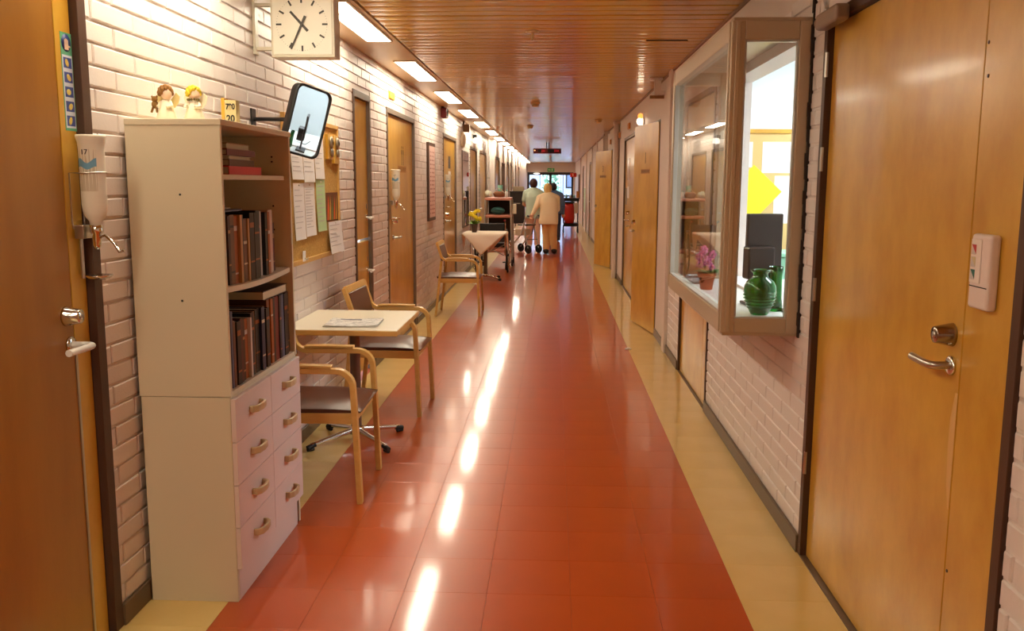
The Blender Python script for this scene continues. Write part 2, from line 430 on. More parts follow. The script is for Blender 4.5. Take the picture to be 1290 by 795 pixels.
# lights in the soffit
zl = CE-.006; i = 0; yl = 4.95-2.4*3
proto = None
while yl+1.37 < YE-.5:
    if proto is None:
        proto = thing('ceiling_light', '', 'ceiling light', (0, 0, 0), group='fluorescent panels in the soffit')
        fr = MB(); x0, x1 = -1.305, -1.12
        fr.box(x0, x0+.012, 0, 1.37, zl-.010, zl); fr.box(x1-.012, x1, 0, 1.37, zl-.010, zl)
        fr.box(x0+.012, x1-.012, 0, .012, zl-.010, zl); fr.box(x0+.012, x1-.012, 1.358, 1.37, zl-.010, zl)
        part('frame', fr, mat('lamp_frame', rgb(236, 226, 208), .4), proto)
        part('diffuser', MB().box(x0+.012, x1-.012, .012, 1.358, zl-.007, zl-.001), M_lamp, proto)
        o = proto
    else: o = copy_tree(proto)
    o.location = (0, yl, 0); v = i-3
    o['label'] = ('fluorescent light panel in the soffit behind the viewer, %s from the rear wall' % ORD[i]) if v < 0 else \
        'fluorescent light panel in the soffit, %s along the corridor from the clock' % ORD[v]
    yl += 2.4; i += 1

# ------------------------------------------------------------------ doors
def lever(parent, x, y, z, side, dy, m=M_steel, rose=M_chrome, ln=.12, out=.056):
    """lever handle on a face whose normal is side*x"""
    s = side
    r = MB().lathe([(.001, 0), (.026, 0), (.026, .006*s), (.02, .010*s), (.001, .010*s)], (x, y, z), 18, 'x')
    h = part('handle', MB().tube([(x+.008*s, y, z), (x+(out-.016)*s, y, z), (x+(out-.004)*s, y+dy*.01, z), (x+out*s, y+dy*.035, z), (x+out*s, y+dy*ln, z+.002)], .0105, 12), m, parent)
    part('rosette', r, rose, h); return h
def deadlock(parent, x, y, z, side, m=M_chrome):
    s = side
    l = part('lock', MB().lathe([(.001, 0), (.031, 0), (.030, .006*s), (.022, .045*s), (.021, .047*s), (.001, .047*s)], (x, y, z), 22, 'x'), m, parent)
    part('keyhole', MB().lathe([(.001, .047*s), (.009, .047*s), (.009, .049*s), (.001, .049*s)], (x, y, z), 12, 'x'), M_steel, l); return l
def door_unit(num, side, xf, y0, y1, h, label, fw=.045, split=None, mleaf=M_birch, mf=M_frame2, ajar=None, recess=.018, split_gap=.004):
    """frame in the opening y0..y1 (height h), leaves between; side = normal of the wall face (x)"""
    d = thing('door_%d' % num, label, 'door', (xf, (y0+y1)/2, 0), kind='structure')
    xb, xo = xf-.09*side, xf+.006*side
    a, b = min(xb, xo), max(xb, xo)
    part('jamb', MB().box(a, b, y0, y0+fw, 0, h), mf, d, .002); part('jamb', MB().box(a, b, y1-fw, y1, 0, h), mf, d, .002)
    part('header', MB().box(a, b, y0+fw, y1-fw, h-fw, h), mf, d, .002)
    part('threshold', MB().box(a, b, y0+fw, y1-fw, -.004, .005), M_base, d)
    xl0, xl1 = sorted((xf-recess*side, xf-(recess+.04)*side))
    cuts = [y0+fw+.002]+(split or [])+[y1-fw-.002]; leaves = []
    for p, q in zip(cuts, cuts[1:]):
        leaves.append(part('leaf' if q-p > .5 else 'side_panel', MB().box(xl0, xl1, p+split_gap/2, q-split_gap/2, .008, h-fw-.003), mleaf, d, .002))
    return d, leaves, xf-recess*side
def soap(x, y, z, side, label, scale=1.0):
    """upside-down disinfectant bottle in a wire holder with a lever tap"""
    t = thing('soap_dispenser', label, 'dispenser', (x, y, z), group='hand rub dispensers on the left doors')
    s = side; cx = x+.055*s
    mb = mat('frosted_plastic', rgb(240, 234, 216), .3)
    bt = part('bottle', MB().lathe([(.001, .285), (.043, .285), (.044, .278), (.039, .262), (.0375, .24), (.037, .075), (.0345, .052), (.028, .035), (.019, .024), (.017, .01), (.001, .01)], (cx, y, z), 22), mb, t)
    lb = MB(); n = 10; vs = []; fs = []
    for i in range(n+1):
        a = -PI/2-.95+1.75*i/n
        for zz in (.115, .25): vs.append((cx+.0372*math.cos(a), y+.0372*math.sin(a), z+zz))
    for i in range(n): fs.append((2*i, 2*i+2, 2*i+3, 2*i+1))
    lb.add(vs, fs, True); part('paper_label', lb, mat('bottle_label', rgb(212, 200, 176), .5), bt)
    vs = []; fs = []
    for i in range(n+1):
        a = -PI/2-.95+1.75*i/n; w = .008*math.sin(i*.8)
        for zz in (.185+w*.6, .207+w): vs.append((cx+.0376*math.cos(a), y+.0376*math.sin(a), z+zz))
    wv = MB(); wv.add(vs, [(2*i, 2*i+2, 2*i+3, 2*i+1) for i in range(n)], True); part('blue_wave', wv, mat('label_blue', rgb(112, 164, 196), .5), bt)
    text('label_mark', '17', .022, (cx-.004, y-.0385, z+.232), '-y', mat('print_dark', rgb(50, 46, 44), .6), bt)
    cl = MB().box(min(x, x+.03*s), max(x, x+.03*s), y-.03, y+.03, z-.03, z+.012)
    part('clamp', cl, M_steel, t, .003)
    part('tap', MB().lathe([(.001, .012), (.02, .012), (.02, -.01), (.014, -.016), (.012, -.05), (.007, -.062), (.001, -.062)], (cx, y, z), 16), M_chrome, t)
    part('tap_lever', MB().tube([(cx, y, z-.03), (cx+.03*s, y-.005, z-.02), (cx+.06*s, y-.01, z-.045), (cx+.075*s, y-.012, z-.07), (cx+.09*s, y-.012, z-.066)], .005, 8), M_chrome, t)
    w = MB(); r = .041
    w.tube([(x, y-.03, z), (x, y-.036, z+.02), (x, y-.036, z+.17), (cx-.02*s, y-.04, z+.17), (cx, y-r, z+.17), (cx+.03*s, y-.028, z+.172), (cx+r*s, y, z+.172), (cx+.03*s, y+.03, z+.172), (x, y+.036, z+.17), (x, y+.036, z)], .0025, 6)
    part('wire_holder', w, M_steel, t)
    part('drip_arm', MB().tube([(x+.004*s, y, z-.03), (x+.004*s, y, z-.155)], .006, 8), M_steel, t)
    part('drip_tray', MB().lathe([(.001, -.155), (.03, -.155), (.040, -.146), (.041, -.143), (.028, -.149), (.001, -.149)], (cx, y, z), 20), M_chrome, t)
    return t
M_print = mat('door_lettering', rgb(78, 52, 26), .6)

# near left door: leaf, seam rail, narrow fixed piece, dark frame
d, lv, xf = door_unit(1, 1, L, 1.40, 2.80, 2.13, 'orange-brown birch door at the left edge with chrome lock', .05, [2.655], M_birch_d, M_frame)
lv[1].data.materials[0] = M_birch  # side piece keeps the plain veneer; only the main leaf has shade painted in
lever(d, xf, 2.628, 1.005, 1, -1, M_white_lever, M_chrome, .15, .078); deadlock(d, xf, 2.615, 1.095, 1)
part('edge_rail', MB().box(xf, xf+.004, 2.648, 2.660, .02, 1.0), M_steel, d)
text('door_letter', 'E', .06, (xf+.001, 2.322, 1.653), '+x', mat('black_letter', rgb(40, 32, 30), .6), d, bold=.002)
soap(L-.012, 2.712, 1.355, 1, 'disinfectant bottle on the near left door, beside the bookcase')
po = thing('hand_washing_poster', 'narrow green sticker with hand washing pictures on left door', 'poster', (xf, 2.72, 1.65))
part('sheet', MB().box(xf, xf+.001, 2.686, 2.748, 1.652, 1.942), mat('poster_green', rgb(96, 168, 128), .5), po)
part('header_circle', MB().lathe([(.001, .001), (.026, .001), (.026, .0016), (.001, .0016)], (xf, 2.717, 1.912), 20, 'x'), mat('poster_navy', rgb(40, 54, 110), .5), po)
hd = MB().box(xf+.0016, xf+.0024, 2.706, 2.728, 1.892, 1.908)
for q in range(4): hd.box(xf+.0016, xf+.0024, 2.7065+q*.0055, 2.7105+q*.0055, 1.906, 1.926-abs(q-1.4)*.003)
hd.box(xf+.0016, xf+.0024, 2.726, 2.738, 1.900, 1.905); part('hand_print', hd, mat('poster_skin', rgb(236, 200, 170), .5), po)
part('strip', MB().box(xf+.001, xf+.0014, 2.690, 2.744, 1.660, 1.876), mat('poster_pale', rgb(214, 216, 224), .5), po)
for q in range(5):
    zb = 1.838-q*.043
    p = part('picture', MB().box(xf+.0014, xf+.0018, 2.695, 2.740, zb, zb+.031), mat('poster_blue', rgb(70, 84, 150), .5), po)
    part('hands', MB().ball((xf+.0018, 2.714+.006*(q % 2), zb+.015), (.0006, .014, .009), 10, 6, Matrix.Rotation(.5*(q-2), 3, 'X')), mat('poster_yellow', rgb(216, 190, 96), .5), p)

# narrow two-leaf cupboard door
d = thing('door_2', 'narrow tall cupboard with two stacked birch leaves in brown frame', 'door', (L, 6.83, 0), kind='structure')
for a, b in ((6.53, 6.575), (7.095, 7.14)): part('jamb', MB().box(L-.09, L+.006, a, b, 0, 2.17), M_frame2 if a > 7 else M_frame, d, .002)
part('header', MB().box(L-.09, L+.006, 6.575, 7.095, 2.12, 2.17), M_frame2, d, .002)
for z0, z1, hz in ((1.068, 2.118, 1.225), (.05, 1.045, .81)):
    lf = part('leaf', MB().box(L-.06, L-.02, 6.578, 7.092, z0, z1), M_birch, d, .002)
    h = lever(lf, L-.02, 7.03, hz, 1, -1, M_white_lever)
    part('keyhole', MB().box(L-.02, L-.015, 7.02, 7.04, hz+.07, hz+.11), M_steel, lf, .002)

# first full door
d, lv, xf = door_unit(3, 1, L, 7.84, 9.40, 2.15, 'birch door with two tall figures drawn on it, behind the armchairs', .045, [8.12], M_birch, M_frame2)
lever(d, xf, 8.17, 1.0, 1, 1, M_steel); deadlock(d, xf, 8.17, 1.155, 1)
def figure_sign(d, xf, yc, z0, s=1):
    for dy in (-.045, .045):
        b = MB(); b.box(min(xf, xf+.0015*s), max(xf, xf+.0015*s), yc+dy-.009, yc+dy+.009, z0, z0+.11)
        b.prism([(yc+dy-.02, z0+.105), (yc+dy+.02, z0+.105), (yc+dy+.012, z0+.15), (yc+dy-.012, z0+.15)], xf, xf+.0015*s, 'x')
        b.ball((xf, yc+dy, z0+.17), (.0015, .012, .016), 10, 6); part('figure_sign', b, M_print, d)
def plate_sign(d, xf, yc, zc, w, h, s):
    m_ = mat('door_label', rgb(176, 120, 46), .5)
    p = part('label_plate', MB().box(min(xf, xf+.0012*s), max(xf, xf+.0012*s), yc-w/2, yc+w/2, zc-h/2, zc+h/2), m_, d)
    b = MB(); n = 8; x1, x2 = sorted((xf+.0012*s, xf+.002*s))
    for q in range(n):
        a = yc-w/2+w*(q+.6)/(n+.4); b.box(x1, x2, a-.004, a+.004, zc-h*.3, zc+h*.3)
        if q % 3: b.box(x1, x2, a-.004, a+.4*w/n, zc+h*.14*(q % 2*2-1), zc+h*.14*(q % 2*2-1)+.006)
    part('label_marks', b, M_print, p)
figure_sign(d, xf, 8.75, 1.665); plate_sign(d, xf, 8.72, 1.628, .46, .06, 1)
soap(L-.012, 8.02, 1.33, 1, 'disinfectant bottle on the door with two drawn figures')
# door behind the single chair
d, lv, xf = door_unit(4, 1, L, 11.83, 13.40, 2.15, 'birch door with small notices, behind the single chair', .045, [12.1], M_birch, M_frame2)
lever(d, xf, 12.2, .985, 1, 1); deadlock(d, xf, 12.2, 1.07, 1)
soap(L-.012, 12.02, 1.325, 1, 'disinfectant bottle on the door behind the single chair')
part('notice', MB().box(xf, xf+.002, 12.55, 12.8, 1.7, 1.87), mat('dark_notice', rgb(70, 64, 66), .5), d)
part('notice', MB().box(xf, xf+.002, 12.55, 12.85, 1.28, 1.66), M_paper, d)
for num, (a, b, t) in enumerate([(15.60, 17.0, 'narrow birch door just past the wall mirror'), (17.6, 19.4, 'birch door just before the wall steps out')]):
    d, lv, xf = door_unit(5+num, 1, L, a, b, 2.13, t, .045, None, M_birch, M_frame2); lever(d, xf, a+.15, 1.0, 1, 1)
for num, (a, b, _, h) in enumerate(opL2):
    d, lv, xf = door_unit(7+num, 1, L2, a, b, h, 'far birch door on the left, %s beyond the step' % ORD[num], .06, None, M_birch, M_frame2); lever(d, xf, a+.18, 1.0, 1, 1)

# near right door
d, lv, xf = door_unit(12, -1, R, 1.97, 3.55, 2.13, 'large birch door at the right edge with steel lever and worn edge', .04, [2.285], M_birch, M_frame)
lever(d, xf, 2.335, 1.035, -1, 1); deadlock(d, xf, 2.345, 1.115, -1, mat('dark_chrome', rgb(170, 156, 140), .18, metal=1))
sw = MB().prism([(2.288, .97), (2.300, .97), (2.318, .90), (2.320, .82), (2.312, .72), (2.296, .66), (2.289, .66)], xf-.0008, xf, 'x')
part('bare_wood_scrape', sw, mat('bare_wood', rgb(222, 178, 112), .6), d)
for z, y in ((1.76, 2.26), (1.84, 2.27), (.5, 2.27), (.3, 2.05), (1.6, 2.03)): part('screw', MB().lathe([(.001, 0), (.005, 0), (.004, -.002), (.001, -.002)], (xf, y, z), 10, 'x'), M_frame, d)
for z in (.35, 1.05, 1.55, 1.9): part('hinge', MB().tube([(R-.004, 3.512, z), (R-.004, 3.512, z+.09)], .007, 8), M_steel, d)
cl = thing('door_closer', 'grey hydraulic door closer above the right door', 'door closer', (R, 3.35, 2.06))
mc = mat('closer_grey', rgb(150, 128, 110), .4, metal=.3)
part('body', MB().box(R-.07, R-.018, 3.22, 3.46, 2.058, 2.115), mc, cl, .012, seg=3)
part('end_cap', MB().lathe([(.001, 3.455), (.024, 3.455), (.026, 3.47), (.02, 3.485), (.001, 3.485)], (R-.044, 0, 2.087), 14, 'y'), mc, cl)
part('arm', MB().tube([(R-.046, 3.40, 2.115), (R-.046, 3.40, 2.13), (R-.10, 3.24, 2.132), (R-.03, 3.10, 2.132)], .008, 8), M_steel, cl)
part('spindle_cap', MB().lathe([(.001, 2.115), (.015, 2.115), (.012, 2.128), (.001, 2.128)], (R-.046, 3.40, 0), 14), M_paper, cl)
bx_ = thing('call_box', 'white call box with three coloured lamps on right door', 'call box', (xf, 2.175, 1.2))
mw = mat('white_plastic', rgb(232, 214, 204), .4)
part('case', MB().box(xf-.026, xf, 2.125, 2.222, 1.205, 1.385), mw, bx_, .008, seg=3)
part('cover_line', MB().box(xf-.0268, xf-.0255, 2.130, 2.217, 1.258, 1.2605), M_hole, bx_)
part('panel', MB().box(xf-.028, xf-.026, 2.165, 2.216, 1.268, 1.372), mat('call_panel', rgb(240, 226, 216), .4), bx_, .001)
for z, c, nm in ((1.343, rgb(196, 44, 44), 'red'), (1.313, rgb(214, 196, 150), 'cream'), (1.283, rgb(20, 100, 84), 'green')):
    part('lamp_key', MB().prism([(2.190, z+.016), (2.212, z+.016), (2.190, z-.006)], -.0006+xf-.028, xf-.028, 'x'), mat('key_'+nm, c, .4), bx_, label=nm+' lamp key')
    part('lamp_key', MB().box(xf-.0284, xf-.028, 2.191, 2.213, z-.008, z+.017), mat('key_base', rgb(206, 196, 192), .4), bx_)

# door under the bay
d, lv, xf = door_unit(13, -1, R, 5.86, 7.20, 2.13, 'birch door half hidden behind the bay window', .035, [6.12], M_birch, M_frame, recess=.012)
lever(d, xf, 6.2, 1.03, -1, 1)

# doors standing ajar
def ajar_door(num, y0, y1, h, hinge, tip, label, digit):
    d = thing('door_%d' % num, label, 'door', (R, y0, 0), kind='structure')
    part('jamb', MB().box(R-.004, R+.09, y0, y0+.035, 0, h), M_frame, d, .002); part('jamb', MB().box(R-.004, R+.09, y1-.035, y1, 0, h), M_frame2, d, .002)
    part('header', MB().box(R-.004, R+.09, y0+.035, y1-.035, h-.04, h), M_frame2, d, .002)
    part('threshold', MB().box(R-.004, R+.09, y0+.035, y1-.035, -.004, .005), M_base, d)
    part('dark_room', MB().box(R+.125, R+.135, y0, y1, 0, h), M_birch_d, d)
    hx, hy = hinge; tx, ty = tip; w = math.hypot(tx-hx, ty-hy); a = math.atan2(-(tx-hx), ty-hy)
    M = Matrix.Translation((hx, hy, 0)) @ Matrix.Rotation(a, 4, 'Z')      # local +y along the leaf, local -x is the corridor face
    lf = part('leaf', MB().box(0, .04, 0, w, .01, h-.02, M), M_birch, d, .002)
    def loc(x, y, z): return M @ Vector((x, y, z))
    hb = MB().tube([loc(-.002, w-.08, 1.0), loc(-.045, w-.08, 1.0), loc(-.052, w-.09, 1.0), loc(-.054, w-.20, 1.0)], .0105, 10)
    part('handle', hb, M_steel, lf)
    part('lock', MB().tube([loc(0, w-.08, 1.09), loc(-.03, w-.08, 1.09)], .024, 14, [.028, .02]), M_chrome, lf)
    t = text('number', digit, .16, (0, 0, 0), '-x', M_print, None, sx=.7); off = loc(-.001, w*.5, 1.755)
    RM = Matrix.Rotation(a, 3, 'Z')
    for v in t.data.vertices: v.co = RM @ v.co+off-ORG[lf]
    t.parent = lf; ORG[t] = ORG[lf]
    pl = MB().box(-.0012, 0, w*.5-.17, w*.5+.17, 1.60, 1.65, M); part('label_plate', pl, mat('door_label', rgb(176, 120, 46), .5), lf)
    b = MB()
    for q in range(9):
        y = w*.5-.14+.035*q; b.box(-.0022, -.0012, y-.008, y+.008, 1.61, 1.64, M)
    part('label_marks', b, M_print, lf)
    return d
ajar_door(14, 8.87, 9.85, 2.12, (R-.012, 8.90), (.858, 9.80), 'birch door numbered 1 standing ajar into the corridor', '1')
ajar_door(15, 15.98, 16.86, 2.10, (R-.02, 16.0), (.762, 16.80), 'birch door numbered 3 standing ajar further down the corridor', '3')
d, lv, xf = door_unit(16, -1, R, 11.45, 13.3, 2.15, 'birch door with notices and two handles, past the door numbered 1', .04, [12.35], M_birch, M_frame2)
lever(d, xf, 12.45, 1.0, -1, 1); lever(d, xf, 12.25, .93, -1, -1); deadlock(d, xf, 12.45, 1.1, -1)
for a, b, z0, z1, mm in ((12.55, 12.95, 1.55, 1.85, M_birch_d), (12.6, 12.85, 1.30, 1.46, M_paper), (12.9, 13.15, 1.20, 1.44, mat('grey_notice', rgb(150, 140, 130), .6))):
    part('notice', MB().box(xf-.003, xf, a, b, z0, z1), mm, d)
for num, (a, b) in enumerate([(25.0, 26.2), (31, 32.2)]):
    d, lv, xf = door_unit(17+num, -1, R, a, b, 2.1, 'far birch door on the right, %s beyond the cleaning cart row' % ORD[num], .06, None, M_birch, M_frame2); lever(d, xf, a+.2, 1.0, -1, 1)

# ------------------------------------------------------------------ bay window
XB, YN, YF, ZB, ZT = .70, 3.72, 5.48, .885, 2.145
w = thing('window_1', 'bronze framed bay window jutting from the right wall', 'window', (R, 4.6, ZB), kind='structure')
t_ = .05
def fr(*a): part('frame_rail', MB().box(*a), M_alu, w, .004)
fr(XB, XB+.055, YN, YN+.055, ZB, ZT)                                   # near corner post
part('post_rib', MB().box(XB-.006, XB+.014, YN+.018, YN+.040, ZB+.004, ZT-.004), M_alu, w, .002)
part('post_rib', MB().box(XB+.018, XB+.036, YN-.006, YN+.012, ZB+.004, ZT-.004), M_alu, w, .002)
fr(XB, XB+.055, YF-.055, YF, ZB, ZT)                                   # far corner post
fr(R-.052, R-.004, YN, YN+.055, ZB, ZT); fr(R-.052, R-.004, YF-.055, YF, ZB, ZT)
fr(XB+.055, R-.052, YN+.002, YN+.053, ZT-.075, ZT); fr(XB+.055, R-.052, YN+.002, YN+.053, ZB, ZB+.06)
fr(XB+.055, R-.052, YF-.053, YF-.002, ZT-.075, ZT); fr(XB+.055, R-.052, YF-.053, YF-.002, ZB, ZB+.06)
fr(XB+.002, XB+.053, YN+.055, YF-.055, ZT-.075, ZT); fr(XB+.002, XB+.053, YN+.055, YF-.055, ZB, ZB+.075)
def bead(*a): part('glazing_bead', MB().box(*a), mat('light_bead', rgb(190, 186, 176), .35, metal=.3), w, .001)
bead(XB+.055, XB+.063, YN+.006, YN+.03, ZB+.06, ZT-.075); bead(R-.06, R-.052, YN+.006, YN+.03, ZB+.06, ZT-.075)
bead(XB+.063, R-.06, YN+.006, YN+.03, ZB+.06, ZB+.068); bead(XB+.063, R-.06, YN+.006, YN+.03, ZT-.083, ZT-.075)
bead(XB+.006, XB+.03, YN+.055, YF-.055, ZB+.075, ZB+.085); bead(XB+.006, XB+.03, YF-.067, YF-.055, ZB+.085, ZT-.075)
part('pane', MB().box(XB+.055, R-.052, YN+.030, YN+.034, ZB+.05, ZT-.07), M_glass, w)
part('pane', MB().box(XB+.030, XB+.034, YN+.05, YF-.05, ZB+.07, ZT-.07), M_glass, w)
part('pane', MB().box(XB+.055, R-.052, YF-.034, YF-.030, ZB+.05, ZT-.07), M_glass, w)
part('top_board', MB().box(XB+.01, R+.02, YN+.01, YF-.01, ZT-.003, ZT+.012), M_alu, w)
part('bottom_board', MB().box(XB+.01, R+.02, YN+.01, YF-.01, ZB-.012, ZB+.03), M_alu, w)
M_sill = mat('window_sill', rgb(214, 214, 206), .4)
part('window_sill', MB().box(XB+.06, 1.75, YN+.06, YF-.06, ZB+.03, ZB+.05), M_sill, w, .003)
g = MB(); z = ZB-.015
while z < ZT+.03:
    g.box(R-.006-random.uniform(.0, .006), R+.004, YN-.012-random.uniform(0, .008), YN+.002, z, z+.055); z += .05
part('foam_seal', g, M_gasket, w)
g = MB(); g.box(R-.004, R+.004, YF, YF+.012, ZB, ZT); part('foam_seal', g, M_gasket, w)

# office behind the bay
M_off = mat('office_wall', rgb(226, 234, 238), .6)
def ow(nm, lab, *b): setp(part(nm, MB().box(*b), M_off), lab, 'wall', kind='structure')
OX, OY0, OY1 = 4.2, 2.2, 6.6
ow('wall_office_far', 'pale office wall seen through the bay window', R+.13, OX+.1, OY1, OY1+.1, 0, 2.6)
ow('wall_office_side', 'office side wall out of sight of the corridor', OX, OX+.1, OY0, OY1, 0, 2.6)
ow('wall_office_near', 'office near wall out of sight of the corridor', R+.13, OX+.1, OY0-.1, OY0, 0, 2.6)
setp(part('ceiling_office', MB().box(R+.13, OX+.1, OY0-.1, OY1+.1, 2.5, 2.6), M_off), 'white office ceiling', 'ceiling', kind='structure')
setp(part('floor_office', MB().box(R+.13, OX+.1, OY0-.1, OY1+.1, -.1, 0), mat('office_floor', rgb(150, 140, 120), .4)), 'grey office floor', 'floor', kind='structure')
ol = thing('office_light', 'unseen white lamp panel lighting the office', 'ceiling light', (2.3, 4.3, 2.46))  # lamp out of view, put in to light the office
part('frame', MB().box(1.7, 2.9, 4.0, 4.6, 2.475, 2.5), M_paper, ol); part('diffuser', MB().box(1.73, 2.87, 4.03, 4.57, 2.465, 2.476), emis('office_diffuser', (.86, .94, 1), 27.0), ol)
ol2 = copy_tree(ol); ol2.location = (2.3, 5.6, 2.46); ol2['label'] = 'unseen white lamp panel lighting the office nearer the notice board'; 
ob = thing('office_notice_board', 'wood framed notice board on the office wall', 'notice board', (1.9, OY1, 1.1))
part('cork', MB().box(1.22, 2.6, OY1-.012, OY1, .98, 1.86), mat('office_cork', rgb(214, 182, 122), .8), ob)
for a in ((1.2, 2.62, 1.86, 1.89), (1.2, 2.62, .95, .98), (1.2, 1.23, .98, 1.86)): part('frame_rail', MB().box(a[0], a[1], OY1-.025, OY1, a[2], a[3]), M_birch, ob, .002)
def sheet_y(name, x0, x1, z0, z1, m_, lab, rot=0, cat='paper'):
    cx, cz = (x0+x1)/2, (z0+z1)/2; Mx = Matrix.Translation((cx, OY1-(.014 if not rot else .020), cz)) @ Matrix.Rotation(rot, 4, 'Y')
    o = single(name, MB().box(x0-cx, x1-cx, -.001, .001, z0-cz, z1-cz, Mx), m_, lab, cat, (cx, OY1-.014, cz)); return o
sheet_y('paper_sheet', 1.49, 1.84, 1.58, 1.80, M_paper, 'large white sheet at the top of the office board')
sheet_y('paper_sheet', 1.26, 1.42, 1.62, 1.80, M_paper, 'narrow white sheet at the left end of the office board')
sheet_y('paper_sheet', 1.585, 1.9, 1.22, 1.56, M_paper, 'white sheet low on the office board beside the yellow paper')
sheet_y('yellow_paper', 1.30, 1.58, 1.30, 1.58, mat('yellow_paper', rgb(246, 226, 40), .6), 'bright yellow square paper hanging diamond-wise on the office board', .75)
cr = thing('storage_crate', 'pale green plastic crate on the office shelf', 'crate', (1.72, 6.2, .93))
part('body', MB().box(1.50, 1.96, 6.05, 6.4, .60, 1.02), mat('pale_green_plastic', rgb(150, 206, 176), .5), cr, .012); part('rim', MB().box(1.485, 1.975, 6.035, 6.415, 1.02, 1.045), mat('pale_green_plastic', rgb(150, 206, 176), .5), cr, .004)
ct = thing('office_counter', 'white office counter under the notice board', 'counter', (2.2, 6.3, 0))
part('top', MB().box(1.17, 3.4, 5.95, 6.58, .57, .60), M_sill, ct, .003); part('body', MB().box(1.2, 3.38, 6.0, 6.57, 0, .57), M_off, ct)
rd = thing('red_binder', 'red binder standing on the office counter', 'binder', (1.27, 6.2, .6)); part('cover', MB().box(1.20, 1.30, 6.1, 6.4, .602, 1.02), mat('red_binder', rgb(200, 60, 44), .5), rd, .003); part('spine_label', MB().box(1.23, 1.27, 6.098, 6.1, .75, .9), M_paper, rd)
# monitor seen from behind
mo = thing('monitor', 'dark monitor seen from behind in the bay window', 'monitor', (.99, 4.22, ZB+.05))
mm = mat('monitor_case', rgb(58, 48, 46), .35); RZ = Matrix.Translation((.985, 4.22, 0)) @ Matrix.Rotation(math.radians(8), 4, 'Z')
part('panel', MB().box(-.085, .085, .0, .032, 1.07, 1.365, RZ), mm, mo, .006)
part('rear_box', MB().box(-.105, .02, -.085, .0, 1.065, 1.215, RZ), mm, mo, .008)
part('screen', MB().box(-.078, .078, .032, .034, 1.085, 1.355, RZ), mat('dark_screen', rgb(14, 16, 20), .1), mo)
part('stand', MB().box(-.03, .03, -.01, .015, ZB+.06, 1.09, RZ), mm, mo, .004); part('foot', MB().box(-.08, .08, -.06, .09, ZB+.05, ZB+.065, RZ), mm, mo, .005)
M_gg = mat('green_glass', rgb(14, 150, 50), .04, trans=.88, ior=1.5, coat=.3)
def vase(x, y, prof, lab):
    t = thing('vase', lab, 'vase', (x, y, ZB+.05), group='green glass vases')
    part('body', MB().lathe(prof, (x, y, ZB+.05), 28), M_gg, t)
    return t
v = vase(.905, 3.93, [(.001, 0), (.036, 0), (.040, .006), (.052, .03), (.064, .065), (.070, .10), (.068, .125), (.058, .147), (.036, .163), (.031, .172), (.032, .182), (.042, .190), (.044, .196), (.040, .198), (.030, .185), (.028, .172), (.05, .147), (.06, .12), (.06, .07), (.03, .012), (.001, .012)], 'round bellied green glass vase in the bay window')
rr = MB()
for q in range(7):
    h = .03+q*.014; rad = [.0525, .060, .0655, .069, .0705, .070, .066][q]
    rr.tube([(.905+rad*math.cos(k*PI/12), 3.93+rad*math.sin(k*PI/12), ZB+.05+h) for k in range(25)], .0018, 6, cap=False)
part('rings', rr, M_gg, v)
vase(1.0, 4.05, [(.001, 0), (.034, 0), (.036, .01), (.03, .06), (.029, .16), (.034, .20), (.031, .20), (.026, .16), (.026, .06), (.028, .014), (.001, .012)], 'slim straight green glass vase behind the round one')
single('monitor_cable', MB().tube([(1.12, 4.22, ZB+.056), (1.12, 4.10, ZB+.056), (1.2, 4.0, ZB+.056), (1.26, 4.1, ZB+.056), (1.2, 4.3, ZB+.056), (1.4, 4.4, ZB+.056)], .004, 6), M_black, 'black cable curling on the sill behind the monitor', 'cable', (1.1, 4.2, ZB+.056))
# flower pot in the bay
fp = thing('potted_flower', 'pink flower in a terracotta pot in the bay window', 'potted plant', (.83, 4.86, ZB+.05))
part('pot', MB().lathe([(.001, 0), (.032, 0), (.044, .07), (.050, .07), (.051, .09), (.046, .09), (.044, .075), (.001, .075)], (.83, 4.86, ZB+.05), 20), mat('terracotta', rgb(196, 100, 56), .7), fp)
M_leaf = mat('leaf_green', rgb(70, 116, 50), .5); M_pink = mat('pink_petal', rgb(226, 120, 160), .6)
def leaf_mb(mb, base, direction, ln, wd):
    d = Vector(direction).normalized(); s = d.cross(Vector((0, 0, 1)))
    s = s.normalized() if s.length > .05 else Vector((1, 0, 0))
    b = Vector(base); dn = Vector((0, 0, -1))
    pts = [b, b+d*ln*.35+s*wd/2, b+d*ln*.35-s*wd/2, b+d*ln*.75+s*wd*.38+dn*ln*.08, b+d*ln*.75-s*wd*.38+dn*ln*.08, b+d*ln+dn*ln*.2, b+d*ln*.5+Vector((0, 0, wd*.15))]
    return mb.add(pts, [(0, 1, 6), (0, 6, 2), (1, 3, 6), (2, 6, 4), (3, 5, 6), (4, 6, 5)])
for q in range(9):
    a = q*2.4; part('leaf', leaf_mb(MB(), (.83, 4.86, ZB+.13), (math.cos(a), math.sin(a), .35+.1*(q % 3)), .09, .05), M_leaf, fp)
for q in range(8):
    a = q*2.4; rad = .03+.004*(q % 3); c = (.83+rad*math.cos(a)-.01, 4.86+rad*math.sin(a), ZB+.17+.014*q)
    b = MB()
    for p in range(5):
        e = p*2*PI/5; b.ball((c[0]+.014*math.cos(e), c[1]+.008*math.sin(e*2), c[2]+.014*math.sin(e)), (.011, .008, .011), 8, 5)
    part('blossom', b, M_pink, fp)
gb = thing('glass_bowl', 'clear glass bowl on the sill beside the pink flower', 'bowl', (.82, 5.15, ZB+.05)); part('bowl', MB().lathe([(.001, 0), (.03, 0), (.06, .03), (.065, .05), (.06, .05), (.055, .032), (.028, .006), (.001, .006)], (.82, 5.15, ZB+.05), 20), mat('clear_glass', rgb(230, 236, 236), .05, trans=.9), gb)

